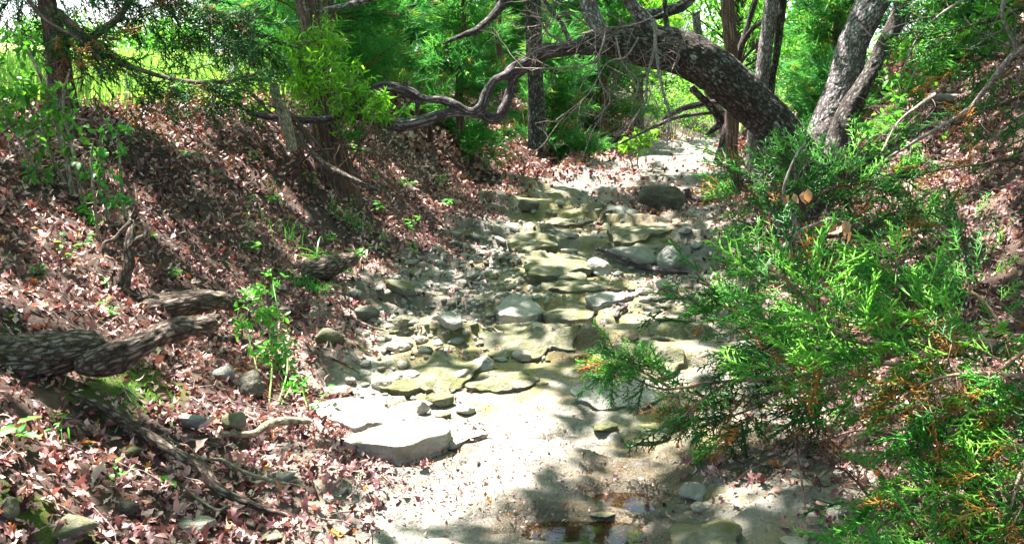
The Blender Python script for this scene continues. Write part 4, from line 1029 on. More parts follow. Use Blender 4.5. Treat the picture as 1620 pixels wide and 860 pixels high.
# living limbs rising from the arch
part_tube(arch, 'branch', [(960, 62, 8.5), (945, 40, 8.55), (932, 12, 8.6), (925, -40, 8.65), (915, -140, 8.7)], [13, 12, 13, 13, 11], M_BARKL, 24, .03, .005, 47)
part_tube(arch, 'branch', [(1040, 62, 8.5), (1020, 30, 8.4), (1000, 8, 8.3), (975, -40, 8.2), (940, -160, 8.0)], [12, 10, 9, 9, 8], M_BARKL, 20, .03, .004, 48)
part_tube(arch, 'branch', [(1000, 60, 8.6), (1015, 28, 8.8), (1050, 20, 8.9), (1085, 5, 9.0), (1110, -30, 9.1)], [12, 9, 8, 8, 7], M_BARK, 18, .03, .004, 49)
part_tube(arch, 'branch', [(1056, 52, 8.5), (1053, 20, 8.5), (1050, -30, 8.5)], [4, 3.5, 3.5], M_BARK, 8, .03, .002, 50)
part_tube(arch, 'branch', [(1095, 140, 8.7), (1120, 165, 8.8), (1140, 190, 8.9), (1128, 205, 8.9), (1116, 213, 8.9)], [5, 5, 5.5, 4, 1.5], M_BARK, 18, .03, .004, 51)
part_tube(arch, 'branch', [(905, 78, 8.5), (890, 40, 8.7), (860, 0, 8.8), (840, -40, 9)], [4, 3, 3, 3], M_BARK, 8, .04, .002, 52)
part_tube(arch, 'branch', [(800, 0, 8.8), (780, 25, 8.7), (755, 48, 8.6), (735, 55, 8.5), (700, 70, 8.5)], [8, 6, 6, 4, 1.5], M_BARK, 10, .04, .002, 53)
part_tube(arch, 'branch', [(800, 0, 8.8), (830, -40, 8.8), (880, -60, 8.7), (922, -60, 8.65)], [8, 8, 9, 8], M_BARK, 10, .04, .002, 54)
mb = MB()
for (ctl, r0) in [([(1037, 45, 8.3), (1035, 80, 8.2), (1024, 120, 8.15), (1022, 160, 8.1)], 3.2), ([(1034, 30, 8.2), (1040, 100, 8.1), (1050, 150, 8.05), (1058, 180, 8.0), (1055, 230, 8.0)], 2.6),
                  ([(960, 40, 8.3), (952, 75, 8.2), (935, 100, 8.1), (880, 108, 8.0), (815, 108, 8.0)], 2.0), ([(975, 60, 8.3), (985, 100, 8.2), (1010, 130, 8.2), (1000, 165, 8.1)], 1.8),
                  ([(945, 90, 8.2), (950, 130, 8.2), (965, 160, 8.1), (940, 190, 8.0)], 1.6), ([(1010, 60, 8.3), (990, 90, 8.2), (960, 100, 8.2), (930, 150, 8.1), (880, 190, 8.0)], 1.6),
                  ([(1022, 160, 8.1), (1000, 190, 8.1), (975, 215, 8.1)], 1.6), ([(900, 70, 8.4), (870, 55, 8.3), (850, 30, 8.2), (830, 10, 8.1)], 1.8), ([(930, 40, 8.4), (900, 20, 8.3), (880, 25, 8.2), (860, 60, 8.2)], 1.6),
                  ([(1060, 55, 8.4), (1075, 90, 8.3), (1060, 110, 8.3)], 1.6), ([(1050, 20, 8.2), (1000, 40, 8.1), (950, 45, 8.0), (900, 60, 7.9)], 1.4)]:
    P = pts(ctl); C, _ = tube(mb, P, rad(P, np.linspace(r0, r0 * .5, len(P))), 5, .05, .001, 3, .2, cap=False)
    for k in range(9):
        i = rng.integers(1, len(C) - 1); d = unit(C[i] - C[i - 1]) * .5 + rng.normal(0, .7, 3) + [0, 0, -.3]
        twig(mb, C[i], d, rng.uniform(.2, .6), .0048, 2, nside=3, segs=4, ring=.05)
obj('dead_twigs', mb, M_TWIG, arch, kind='stuff')

# ------------------------------------------------------------------ upright forked oak
up = thing('oak_tree', 'upright leaning oak with pale sunlit lichen bark and a dark second fork', 'tree', gp(3.55, 9.4))
part_tube(up, 'trunk', [(1292, 400, 9.3), (1299, 300, 9.3), (1303, 240, 9.3), (1310, 195, 9.35), (1334, 130, 9.4), (1350, 68, 9.45), (1371, 22, 9.5), (1390, -30, 9.6), (1400, -150, 9.7), (1360, -420, 9.9)],
          [60, 36, 28, 25, 22, 20, 21, 24, 20, 14], M_BARKL, 90, .014, .010, 60, .12)
part_tube(up, 'branch', [(1322, 340, 9.0), (1328, 270, 9.0), (1331, 219, 9.05), (1342, 178, 9.1), (1360, 145, 9.1), (1379, 111, 9.15), (1394, 78, 9.2), (1417, 37, 9.25), (1432, -10, 9.3), (1450, -200, 9.4)],
          [30, 26, 21, 15, 12, 10, 10, 12, 12, 8], M_BARK, 48, .018, .005, 61, .15)
# ------------------------------------------------------------------ shaggy leaning trunk on the left bank
lt = thing('cedar_tree', 'shaggy barked trunk on the left bank wrapped in yellow green leaves', 'tree', gp(-2.1, 8.7))
part_tube(lt, 'trunk', [(552, 400, 8.5), (538, 310, 8.5), (528, 262, 8.55), (518, 215, 8.6), (510, 160, 8.6), (502, 100, 8.6), (494, 50, 8.6), (484, 0, 8.6), (470, -80, 8.6), (455, -260, 8.6)],
          [42, 32, 27, 23, 20, 17, 15, 15, 15, 10], M_CBARK, 48, .02, .010, 62, .2)
for k in range(9):
    a = rng.uniform(-24, 24)
    part_tube(lt, 'stem', [(528 + a, 275 + rng.uniform(-6, 16), 8.35 + rng.uniform(0, .3)), (515 + a * .9, 215, 8.45), (505 + a * .7, 165, 8.5), (500 + a * 1.1, 110 - rng.uniform(0, 40), 8.55)], [6, 4.5, 3.5, 1.5], M_CBARK, 8, .04, .003, 63 + k, .2)
part_tube(lt, 'branch', [(496, 20, 8.6), (540, 10, 8.5), (575, 2, 8.45), (600, -8, 8.4)], [4, 4, 5, 4], M_BARKL, 8, .04, .001, 75)

mb = MB()
for (ctl, r0) in [([(455, 175, 7.9), (500, 225, 7.8), (545, 280, 7.6), (570, 300, 7.5)], 2.5), ([(520, 185, 8.0), (548, 225, 7.9), (560, 270, 7.8)], 2.2), ([(400, 150, 8.2), (430, 180, 8.1), (470, 200, 8.0), (500, 240, 7.9)], 3), ([(560, 190, 8.0), (570, 230, 7.9), (575, 262, 7.8)], 2), ([(470, 262, 7.9), (500, 240, 7.8), (560, 236, 7.7), (620, 250, 7.6)], 1.8)]:
    Pq = pts(ctl); C, _ = tube(mb, Pq, rad(Pq, np.linspace(r0, r0 * .4, len(Pq))), 6, .05, .001, 3, .2, cap=False)
    for k in range(7):
        i = rng.integers(1, len(C) - 1); twig(mb, C[i], rng.normal(0, .6, 3) + [0, 0, -.1], rng.uniform(.2, .5), .005, 1, nside=3)
obj('dead_stems', mb, M_CBARK, lt, kind='stuff')
# ------------------------------------------------------------------ trunks farther back
def pole(label, ctl, rp, mt, seed, name='slender_tree', bark=.004, group=None):
    P = pts(ctl); t = thing(name, label, 'tree', P[0], group); mb = MB(); tube(mb, P, rad(P, rp), 22, .04, bark, seed, .12); obj('trunk', mb, mt, t); return t
p1 = pole('dark thick trunk rising behind the arch at the left of its twigs', [(850, 235, 13), (848, 150, 13), (845, 80, 13), (843, 20, 13), (838, -60, 13)], [15, 13, 12, 13, 12], M_BARK, 80, 'oak_tree')
p2 = pole('thin upright trunk standing in the creek bed in front of the far bend', [(1166, 330, 12.5), (1160, 270, 12.5), (1157, 200, 12.5), (1158, 100, 12.5), (1152, 20, 12.5), (1148, -60, 12.5)], [12, 10, 9, 9, 10, 9], M_CBARK, 81, 'cedar_tree')
p3 = pole('pale grey trunk between the arch and the upright oak', [(1192, 290, 13.5), (1196, 220, 13.5), (1203, 140, 13.5), (1212, 70, 13.5), (1222, -10, 13.5), (1226, -80, 13.5)], [15, 13, 11, 10, 10, 9], M_BARKL, 82, 'oak_tree')
p4 = pole('dark slim trunk just right of the pale grey trunk', [(1216, 280, 13.6), (1220, 140, 13.6), (1228, 90, 13.6), (1236, 20, 13.6), (1244, -60, 13.6)], [6, 5, 5, 6, 5], M_BARK, 83, 'oak_tree')
p5 = pole('leaning twin stem crossing behind the pale grey trunk', [(1135, 260, 15), (1150, 200, 15), (1163, 110, 15), (1180, 50, 15), (1198, -10, 15)], [7, 6, 6, 4, 4], M_DRIFT, 84, 'oak_tree')
mb = MB(); P = pts([(1163, 100, 15), (1185, 52, 14.5), (1215, 30, 14.2)]); tube(mb, P, rad(P, [4, 3.5, 3]), 8, .08); obj('branch', mb, M_BARK, p5)
p6 = pole('grey leaning trunk seen beneath the arch', [(1165, 270, 16), (1145, 200, 16), (1125, 150, 16), (1112, 110, 16), (1100, 20, 16)], [9, 9, 8, 7, 6], M_BARKL, 85, 'oak_tree')
p7 = pole('narrow dark trunk in the cedars left of the dark thick trunk', [(800, 200, 15), (797, 120, 15), (788, 60, 15), (790, -40, 15)], [5, 5, 5, 5], M_CBARK, 86, 'cedar_tree')
wood('fallen_branch', 'pale bleached fallen branch slanting under the arch', 'branch', [(1048, 190, 15), (1075, 174, 15), (1110, 165, 15), (1160, 158, 15)], [2.5, 4, 4.5, 3], M_DRIFT, 10, .05, .003, 87)
wood('fallen_branch', 'long thin grey branch below the bleached one under the arch', 'branch', [(980, 228, 14), (1040, 198, 14), (1080, 184, 14), (1150, 176, 14)], [1.5, 2.5, 3, 2], M_DRIFT, 8, .05, .002, 88)

# ------------------------------------------------------------------ left edge cedar with the drooping bough
le = thing('cedar_tree', 'dark trunked cedar at the upper left with a long drooping bough', 'tree', gp(-3.45, 6.6))
part_tube(le, 'trunk', [(108, 250, 6.7), (100, 190, 6.7), (96, 130, 6.7), (88, 60, 6.7), (74, 0, 6.7), (66, -100, 6.7), (60, -300, 6.8)], [34, 24, 17, 14, 11, 11, 9], M_CBARK, 40, .02, .008, 90, .15)
part_tube(le, 'branch', [(92, 20, 6.7), (125, 50, 6.5), (160, 80, 6.4), (205, 104, 6.3), (260, 122, 6.2), (310, 130, 6.1), (360, 128, 6.05), (420, 112, 6.0)], [6, 5, 4.5, 3.5, 3, 2.6, 2, 1], M_CBARK, 10, .03, .002, 91)
part_tube(le, 'branch', [(140, 65, 6.5), (165, 45, 6.6), (190, 25, 6.7), (215, -20, 6.8)], [5, 5, 4.5, 4], M_CBARK, 10, .03, .002, 92)
part_tube(le, 'branch', [(30, -20, 6.6), (70, 30, 6.4), (120, 60, 6.3), (150, 85, 6.2), (175, 115, 6.1)], [3, 3, 2.6, 2, 1], M_CBARK, 8, .03, .001, 93)
mbF = MB(); mbB = MB()
def bough_sprays(mbF, mbB, C, n, spread, size, T, tint0=.45, brown=.05, down=.3, twr=.002, tw=True):
    C = np.asarray(C); i = np.clip((rng.beta(1.4, 1, n) * (len(C) - 1)).astype(int), 1, len(C) - 1)
    off = rng.normal(0, 1, (n, 3)); off[:, 2] = off[:, 2] * .7 - down; off = unit(off) * spread * (rng.random((n, 1)) ** .6)
    a = C[i]; p = a + off; fw = unit(off * 1.0 / spread + unit(C[i] - C[i - 1]) * .8 + rng.normal(0, .4, (n, 3)))
    ti = np.clip(rng.normal(tint0, .27, n), 0, .84); ti = np.where(rng.random(n) < brown, rng.uniform(.93, 1, n), ti)
    put(mbF, T, p, fw, rng.normal(0, .5, (n, 3)) + [0, 0, 1], size * rng.uniform(.6, 1.3, n), ti)
    if tw:
        for q0, q1, f in zip(a, p, fw):
            m = (q0 + q1) / 2 + rng.normal(0, spread * .12, 3); tube(mbB, [q0, m, q1, q1 + f * size * .3], [twr, twr * .8, twr * .6, twr * .4], 3, .07, cap=False)
for (ctl, n, sp, b) in [([(150, 75, 6.4), (205, 104, 6.3), (260, 122, 6.2), (310, 130, 6.1), (360, 128, 6.05), (428, 108, 6.0)], 85, .18, .12), ([(92, 20, 6.7), (150, 75, 6.4)], 45, .28, .2),
                     ([(140, 65, 6.5), (190, 25, 6.7), (215, -20, 6.8)], 50, .30, .15), ([(70, 30, 6.4), (120, 60, 6.3), (175, 115, 6.1)], 45, .22, .35), ([(190, 130, 6.2), (230, 160, 6.1), (300, 170, 6.0)], 25, .2, .15),
                     ([(215, 30, 7), (270, 60, 7), (330, 70, 7)], 25, .3, .1), ([(20, 60, 6.8), (60, 40, 6.8), (100, 60, 6.8)], 35, .3, .15), ([(215, -20, 6.8), (270, 0, 7), (330, 22, 7.2), (400, 30, 7.4)], 110, .34, .03), ([(66, -60, 6.7), (150, -30, 6.8), (230, -10, 7), (300, 0, 7.2)], 120, .34, .05), ([(60, -60, 6.7), (20, -20, 6.7), (-20, 10, 6.7)], 60, .3, .05), ([(330, 22, 7.2), (370, 50, 7.3), (400, 80, 7.4)], 60, .24, .03), ([(470, -60, 8.5), (430, 0, 8.5), (380, 40, 8.5), (350, 75, 8.5)], 60, .3, .03)]:
    bough_sprays(mbF, mbB, catmull(pts(ctl), 30), n, sp, .20, JUN_MID, .45, b, .35, .003)
obj('twigs', mbB, M_CBARK, le, kind='stuff'); obj('crown', mbF, M_CED, le, kind='stuff')

# ================================================================== WOOD BEHIND
cds = [ # x, y, h, r, label
 (-2.5, 12.3, 4.2, 1.3, 'dark cedar on the bank top left of centre, behind the shaggy trunk'), (-3.0, 13.9, 4.0, 1.3, 'full dark cedar behind the middle of the dead limb'),
 (-2.3, 16.0, 4.2, 1.3, 'cedar behind the elbow of the dead limb'), (-3.2, 15.0, 5.5, 1.6, 'tall cedar behind the yellow green shrub'),
 (-1.4, 17.9, 4.0, 1.3, 'cedar under the dead twigs of the arch'), (-.5, 20.4, 4.4, 1.4, 'cedar right of the twigs, far on the left bank'),
 (-3.0, 19.0, 6, 1.8, 'tall cedar in the second row behind the dead limb'), (2.1, 21, 5, 1.5, 'far cedar seen beneath the arch'), (-.75, 13.4, 2.6, .8, 'small cedar in front of the dark thick trunk, low on the sunny slope'), (.75, 16.6, 2.4, .8, 'small cedar on the slope top right below the hanging dead twigs'), (1.6, 22.8, 4.6, 1.6, 'far cedar directly below the highest bend of the arch'), (.3, 24.5, 5, 1.8, 'far cedar behind the elbow, third row'), (8.6, 32.5, 4.5, 1.7, 'farthest cedar closing the gap under the arch, right one'), (5.6, 33.5, 4.5, 1.7, 'farthest cedar closing the gap under the arch, left one'), (0.2, 22.5, 7, 2, 'tall far cedar above the arch'),
 (-6.1, 20.5, 6.5, 1.6, 'lone dark cedar beyond the meadow'), (5.2, 11.2, 3.0, .9, 'small cedar behind the base of the upright oak'),
 (6.6, 13.2, 5.5, 1.5, 'dense cedar right of the upright oak, behind the bank'), (8.6, 13.8, 6, 1.7, 'dark cedar at the upper right on the bank'), (5.6, 15.5, 4.6, 1.2, 'cedar left of the upright oak trunk'),
 (10.2, 16.0, 7, 2.0, 'tall cedar in the far upper right corner'), (4.6, 13.3, 1.3, .55, 'low cedar bush at the foot of the pale grey trunk'), (7.5, 10.9, 3.2, 1.0, 'cedar overhanging the leaf slope at the right')]
for (x, y, h, r, lb) in cds:
    dist = y
    cedar_tree(lb, gp(x, y), h, r, int(24 + 8 * h), int(27 * r + 13), .35 if y > 14 else .29, zlow=.04 if h < 5 else .1, brown=.05, tintmu=.5)
for (x, y, h, cr, n, per, sz, mt, lb, zc, lean) in [
    (5.0, 20.5, 6, (2.0, 1.5, 2.4), 60, 70, .13, M_OAKG, 'light green oak filling the view above the arch on the right', 3.6, (0, 0)),
    (7.4, 19.5, 7, (2.4, 1.6, 2.6), 60, 70, .13, M_OAKG, 'sunlit oak behind the pale grey trunk', 4.0, (.3, 0)),
    (3.4, 24, 7, (2.6, 1.6, 3), 60, 70, .15, M_YEL, 'bright yellow green oak beyond the creek bend', 3.8, (0, 0)),
    (7.0, 27, 8, (3.4, 1.6, 3.4), 70, 70, .17, M_OAKG, 'broad oak closing the view where the creek turns', 3.6, (0, 0)),
    (11.5, 24, 8, (3.2, 1.8, 3.4), 60, 70, .17, M_OAKG, 'far oak on the right bank top behind the upright oak', 4.4, (0, 0)),
    (-.5, 27, 9, (4.0, 1.6, 3.6), 80, 70, .18, M_OAKG, 'large oak showing through the cedars in the centre', 4.5, (0, 0)),
    (-5.0, 27, 9, (3, 1.6, 2.6), 40, 60, .18, M_OAKG, 'oak beyond the meadow behind the shaggy trunk', 5.5, (0, 0)),
    (15, 22, 9, (4, 2, 4), 70, 70, .18, M_OAKG, 'oak on the bank top at the far right edge', 4.6, (0, 0))]:
    broadleaf_tree(lb, gp(x, y), h, cr, n, per, sz, mt, .12, lean, zc=zc, cl_r=.65, tintmu=.55)
# tree line far beyond
for k, (x, y, h, lb) in enumerate([(-30, 60, 3.2, 'leftmost hazy tree of the far line beyond the meadow'), (-22, 58, 2.6, 'round tree in the far line beyond the meadow, second from left'), (-13.5, 56, 3.4, 'tree in the far line right behind the meadow gap'), (-6, 50, 8, 'far tree hidden behind the lone dark cedar'), (4, 44, 9, 'far tree behind the arch'), (13, 42, 10, 'far tree between arch and upright oak'), (22, 42, 12, 'far tree behind the right bank top'), (30, 46, 12, 'far tree at the right edge of the wood')]):
    broadleaf_tree(lb, gp(x, y), h, (3.6, 2, h * .40), 60, 60, .38, M_OAKG, .2, zc=h * .5, cl_r=1.1, tintmu=.5)

# ------------------------------------------------------------------ unseen leaf layer added to shade the creek, thinned over the wanted sun patches
LIT_PATCH = [(300, 130, 190, 60, 1), (460, 110, 80, 60, .9), (1110, 100, 130, 90, .9), (40, 130, 60, 60, .6), (715, 690, 215, 100, 1), (570, 645, 120, 50, 1), (650, 792, 120, 36, .97), (320, 640, 140, 40, .75), (90, 470, 130, 50, .65), (250, 520, 130, 35, .75), (430, 560, 80, 45, .75), (700, 500, 110, 35, .65),
             (840, 552, 150, 22, .75), (680, 830, 150, 40, .8), (900, 515, 120, 14, .6), (1060, 575, 90, 40, .97), (900, 470, 90, 14, .6), (870, 425, 80, 16, .75), (1000, 362, 110, 12, .6), (850, 262, 175, 55, 1), (940, 290, 80, 20, .7), (1095, 258, 55, 14, 1), (1500, 300, 130, 70, .97),
             (1430, 420, 120, 40, .8), (1560, 215, 80, 40, .8), (1560, 480, 100, 50, .6), (400, 200, 60, 14, .7), (60, 290, 70, 20, .6), (560, 470, 60, 25, .4), (1070, 480, 80, 25, .6), (1130, 420, 60, 25, .5), (1290, 130, 60, 110, .7),
             (230, 760, 130, 40, .5), (480, 700, 80, 30, .6), (800, 350, 60, 10, .4), (1160, 630, 110, 40, .6), (1350, 580, 260, 90, .7), (870, 90, 120, 40, .8), (650, 150, 120, 30, .5), (1560, 800, 90, 60, .5)]
owners = [('up', up, (3.3, 9.6)), ('arch', arch, (0.2, 7.5)), ('lt', lt, (-2.8, 8.7)), ('le', le, (-4.2, 6.2)), ('p3', p3, (4.2, 13.5)), ('p1', p1, (-.8, 13.5))]
off1 = thing('oak_tree', 'unseen oak added outside the frame on the left bank to shade the foreground', 'tree', gp(-5.4, 3.0))
off2 = thing('oak_tree', 'unseen oak added outside the frame on the right bank to shade the foreground', 'tree', gp(4.6, 2.2))  # both oaks are added out of view to carry shading leaves
for t_, lean_ in ((off1, 1.4), (off2, -1.0)):
    b_ = ORG[t_]; mb = MB(); tube(mb, [b_ - [0, 0, .2], b_ + [lean_ * .2, 0, 2.2], b_ + [lean_ * .6, .2, 4.2], b_ + [lean_, .4, 6.4]], [.24, .18, .14, .06], 24, .06, .01, 5, .1); obj('trunk', mb, M_BARK, t_)
owners += [('o1', off1, (-4.4, 2.2)), ('o2', off2, (2.2, 1.8))]
NL = 2300
cx = rng.uniform(-8.5, 7.5, NL); cy = rng.uniform(-2, 20, NL)
czb = 4.0 + .16 * np.maximum(cy, 0)
cz = czb + rng.uniform(0, 1, NL) ** 1.2 * 3.6
cen = np.stack([cx, cy, cz], 1)
LPos = []; LO = []
per = 46
P = np.repeat(cen, per, 0) + rng.normal(0, .30, (NL * per, 3)) * [1, 1, .55]
own = np.argmin([(P[:, 0] - o[2][0])**2 + (P[:, 1] - o[2][1])**2 for o in owners], 0)
# where each leaf's shadow falls
q = P.copy()
tt = (P[:, 2] - .3) / SUNV[2]
for _ in range(6):
    q = P - SUNV[None] * tt[:, None]; zz = H(q[:, 0], q[:, 1]); tt = tt + (q[:, 2] - zz) / SUNV[2] * .8
qx, qy = proj(q)
lit_ = np.zeros(len(P)); nz_ = fbm(q[:, 0] * 3.2, q[:, 1] * 3.2, 0, 101, 3) * 1.1
nz2 = fbm(q[:, 0] * 7, q[:, 1] * 7, 0, 105, 2)
for (a, b, rx, ry, wt_) in LIT_PATCH:
    r2 = ((qx - a) / rx)**2 + ((qy - b) / ry)**2
    lit_ = np.maximum(lit_, wt_ * sstep(1.25, .85, r2 + nz_ * (.45 if wt_ > .95 else .9)) * (1 if wt_ > .9 else 1) * np.where(wt_ < .95, sstep(-.42 + (1 - wt_) * .75, -.22 + (1 - wt_) * .75, nz2 + .25), 1))
gap = sstep(.17, .28, np.where(qx < 700, .08, 0) + fbm(q[:, 0] * 2.6 + 9, q[:, 1] * 2.6, 0, 103, 3) + .25 * nz2)
gap = gap * np.where((qx > 830) & (qx < 1400) & (qy > 690), .6, 1); lit_ = np.maximum(lit_, gap)
dq, sq = dist_edge(q[:, 0], q[:, 1]); inch = dq < .1; lit_ = np.where((q[:, 1] > 11) & ~inch, np.maximum(lit_, .45), lit_); lit_ = np.where((q[:, 1] > 14) & ~inch, np.maximum(lit_, .8), lit_)
keep = rng.random(len(P)) > lit_ * 1.02
ab = (P[:, 1] > .3) & (P[:, 2] - 1.6 < (P[:, 1]) * .115 + .15)     # nothing of it hangs into the view
P = P[keep & ~ab]; own = own[keep & ~ab]
for k, (nm, t_, c_) in enumerate(owners):
    m = own == k; p = P[m]; n = len(p)
    if n < 10: continue
    mbF = MB(); put(mbF, [rhomb(.62, .10)], p, rng.normal(0, 1, (n, 3)) * [1, 1, .3], rng.normal(0, .45, (n, 3)) + [0, 0, 1], rng.uniform(.13, .24, n), rng.random(n))
    obj('shade_canopy', mbF, M_OAKG, t_, kind='stuff')  # added shading leaves, shared out to the nearest tree
    top = {'up': W(1380, -300, 9.8), 'arch': W(925, -130, 8.7), 'lt': W(455, -250, 8.6), 'le': W(60, -290, 6.8), 'p3': W(1226, -70, 13.5), 'p1': W(838, -50, 13), 'o1': ORG[off1] + [1.4, .4, 6.2], 'o2': ORG[off2] + [-1.0, .4, 6.2]}[nm]
    mb = MB(); sel = p[rng.integers(0, n, 16)]
    for s_ in sel: 
        mid = (top + s_) / 2 + rng.normal(0, .2, 3) + [0, 0, .35]; tube(mb, [top, mid, s_], [.035, .02, .006], 6, .2, cap=False)
    obj('limbs', mb, M_BARK, t_)  # out-of-view limbs added to hold the shading leaves

# ================================================================== MIDDLE-DISTANCE PLANTS
# meadow grass
mb = MB(); n = 26000
x = rng.uniform(-8, -1.2, n); y = rng.uniform(7.2, 22, n); d, s = dist_edge(x, y); m = (s < 0) & (d > 2.3 + .3 * rng.random(n)) & (rng.random(n) < sstep(2.3, 3.2, d)); x, y = x[m], y[m]
z = H(x, y); n = len(x); gt = (np.array([(0, -.03, 0), (0, .03, 0), (.12, .022, .55), (.12, -.022, .55), (.38, 0, .95)], float), np.array([(0, 1, 2), (0, 2, 3), (3, 2, 4)]))
a = rng.uniform(0, 6.28, n); X = np.stack([np.cos(a), np.sin(a), 0 * a], 1); Z = np.tile([0, 0, 1.], (n, 1)); Yv = np.cross(Z, X)
hs = rng.uniform(.12, .34, n) * (1 + .5 * fbm(x * .8, y * .8, seed=120, o=2)); scatter(mb, gt[0], gt[1], np.stack([x, y, z], 1), X, Yv, Z, np.stack([hs, .35 + hs * 0, hs], 1), np.clip(rng.normal(.5, .25, n), 0, 1))
o = obj('meadow_grass', mb, M_GRASS, kind='stuff'); tag(o, 'bright sunlit grass on the meadow above the left bank', 'grass')

def shrub(name, label, blobs, n, size, T, mt, stems, stem_mt=M_STEM, tintmu=.5, cat='shrub', group=None, smr=.004, updir=.6, flatn=.6):
    """blobs: (px,py,Y,rpx); stems: list of pixel polylines; leaves sit on fine twigs"""
    base = pts([stems[0][0][0]])[0]; t = thing(name, label, cat, base, group)
    Cs = []
    mbS = MB()
    for (ctl, rp) in stems:
        Pq = pts(ctl); C, _ = tube(mbS, Pq, rad(Pq, np.linspace(rp, rp * .45, len(Pq))), 7, .04, .0015, 3, .15); Cs.append(C)
    obj('stems', mbS, stem_mt, t)
    allC = np.concatenate(Cs); pos = []; fw = []; tw = MB()
    wsum = sum(b[3]**2 for b in blobs)
    for (px, py, Y, r) in blobs:
        c = W(px, py, Y); R = r * np.linalg.norm(c - CAM) / FPX; k = max(3, int(n * r * r / wsum / 6))
        for _ in range(k):
            u = unit(rng.normal(0, 1, 3)) * R * rng.random() ** .5; p = c + u
            j = np.argmin(((allC - p)**2).sum(1)); a0 = allC[j]; 
            mid = (a0 + p) / 2 + rng.normal(0, .02, 3) + [0, 0, .02]
            if np.linalg.norm(a0 - p) < 1.2: tube(tw, [a0, mid, p], [smr * .7, smr * .5, smr * .3], 3, .08, cap=False)
            dv = unit(p - mid + rng.normal(0, .1, 3) * .2)
            for q_ in range(6):
                f = q_ / 5; pos.append(p - dv * size * 1.6 * f + rng.normal(0, size * .12, 3)); fw.append(unit(dv * .6 + rng.normal(0, .7, 3) + [0, 0, -.1]))
    pos = np.array(pos); fw = np.array(fw); m = len(pos); mbF = MB()
    put(mbF, T, pos, fw, rng.normal(0, flatn, (m, 3)) + [0, 0, 1], size * rng.uniform(.6, 1.25, m), np.clip(rng.normal(tintmu, .25, m), 0, 1))
    if tw.v: obj('twigs', tw, stem_mt, t, kind='stuff')
    obj('leaves', mbF, mt, t, kind='stuff'); return t
OV = [oval_leaf(.5, .15, .15), oval_leaf(.42, .25, .05), oval_leaf(.46, -.1, .25)]
LAN = [oval_leaf(.22, .12, .25), oval_leaf(.18, .2, .35)]
shrub('leafy_shrub', 'privet like shrub with pale stems and green leaves at the upper left edge',
      [(30, 120, 5.2, 48), (75, 160, 5.3, 45), (20, 200, 5.1, 50), (90, 230, 5.2, 35), (40, 80, 5.4, 40), (110, 180, 5.3, 35), (60, 270, 5.0, 28), (-20, 160, 5.1, 60), (125, 260, 5.1, 20)], 900, .052, OV, M_OAKG,
      [([(115, 310), (105, 250, 5.2), (85, 180, 5.3), (60, 110, 5.3), (30, 60, 5.4)], 4), ([(100, 290), (70, 220, 5.2), (40, 150, 5.2)], 3), ([(130, 320), (118, 250, 5.15), (100, 170, 5.3), (110, 110, 5.3)], 3), ([(80, 300), (40, 240, 5.1), (10, 180, 5.1), (-20, 120, 5.1)], 3)], tintmu=.45)
shrub('leafy_shrub', 'yellow green narrow leaved shrub growing round the shaggy trunk',
      [(470, 90, 8.1, 45), (510, 120, 8.0, 42), (440, 110, 8.2, 26), (545, 170, 8.0, 40), (480, 150, 8.0, 35), (520, 60, 8.3, 35), (590, 160, 8.0, 30), (430, 80, 8.4, 28), (560, 120, 8.2, 32), (600, 180, 7.9, 22)], 2300, .085, LAN, M_YEL,
      [([(510, 270), (500, 200, 8.1), (480, 120, 8.1), (465, 60, 8.2)], 3), ([(530, 270), (540, 200, 8.0), (560, 150, 8.0)], 2.5), ([(480, 250), (450, 180, 8.1), (430, 110, 8.2)], 2.5), ([(550, 270), (580, 210, 7.9), (600, 165, 7.9)], 2)], tintmu=.6, flatn=.8)
shrub('leafy_shrub', 'dark green low shrub under the left end of the dead limb', [(600, 165, 8.4, 28), (640, 180, 8.6, 20), (560, 215, 7.9, 16)], 420, .055, OV, M_OAKG, [([(590, 250), (595, 210, 8.2), (600, 165, 8.4)], 1.5), ([(600, 250), (625, 215, 8.3), (640, 180, 8.6)], 1.5)], tintmu=.35)
shrub('leafy_shrub', 'low green shrubs along the meadow edge behind the broken snag', [(370, 150, 9, 30), (330, 165, 8.8, 25), (410, 175, 8.6, 25), (280, 150, 8.6, 25), (240, 165, 8.2, 25)], 700, .06, OV, M_YEL,
      [([(370, 215), (372, 180, 8.8), (370, 150, 8.9)], 1.5), ([(280, 215), (282, 180, 8.5), (280, 150, 8.6)], 1.5), ([(410, 215), (412, 190, 8.5), (410, 170, 8.6)], 1.5)], tintmu=.5)
shrub('leafy_shrub', 'bright light green bush at the far end under the arch', [(1010, 225, 15.5, 22), (1035, 218, 15.5, 15), (990, 232, 15.3, 14)], 420, .10, LAN + OV, M_YEL,
      [([(1008, 262), (1010, 240, 15.5), (1015, 215, 15.5)], 1.2), ([(1000, 262), (992, 240, 15.3), (985, 225, 15.3)], 1.2)], tintmu=.7)
shrub('leafy_shrub', 'oval leaved shrub on the right bank beside the dark fork', [(1410, 190, 8.0, 38), (1440, 150, 8.2, 34), (1390, 225, 7.8, 28), (1475, 120, 8.4, 34), (1430, 75, 8.6, 30), (1500, 60, 8.6, 40), (1560, 50, 8.5, 40), (1405, 130, 8.2, 18)], 900, .085, OV, M_OAKG,
      [([(1380, 330), (1395, 250, 7.8), (1420, 180, 8.0), (1450, 110, 8.3), (1500, 50, 8.5)], 2.5), ([(1440, 330), (1445, 240, 7.9), (1460, 150, 8.2)], 2), ([(1450, 100, 8.4), (1500, 60, 8.6), (1570, 40, 8.5)], 1.8)], tintmu=.4)
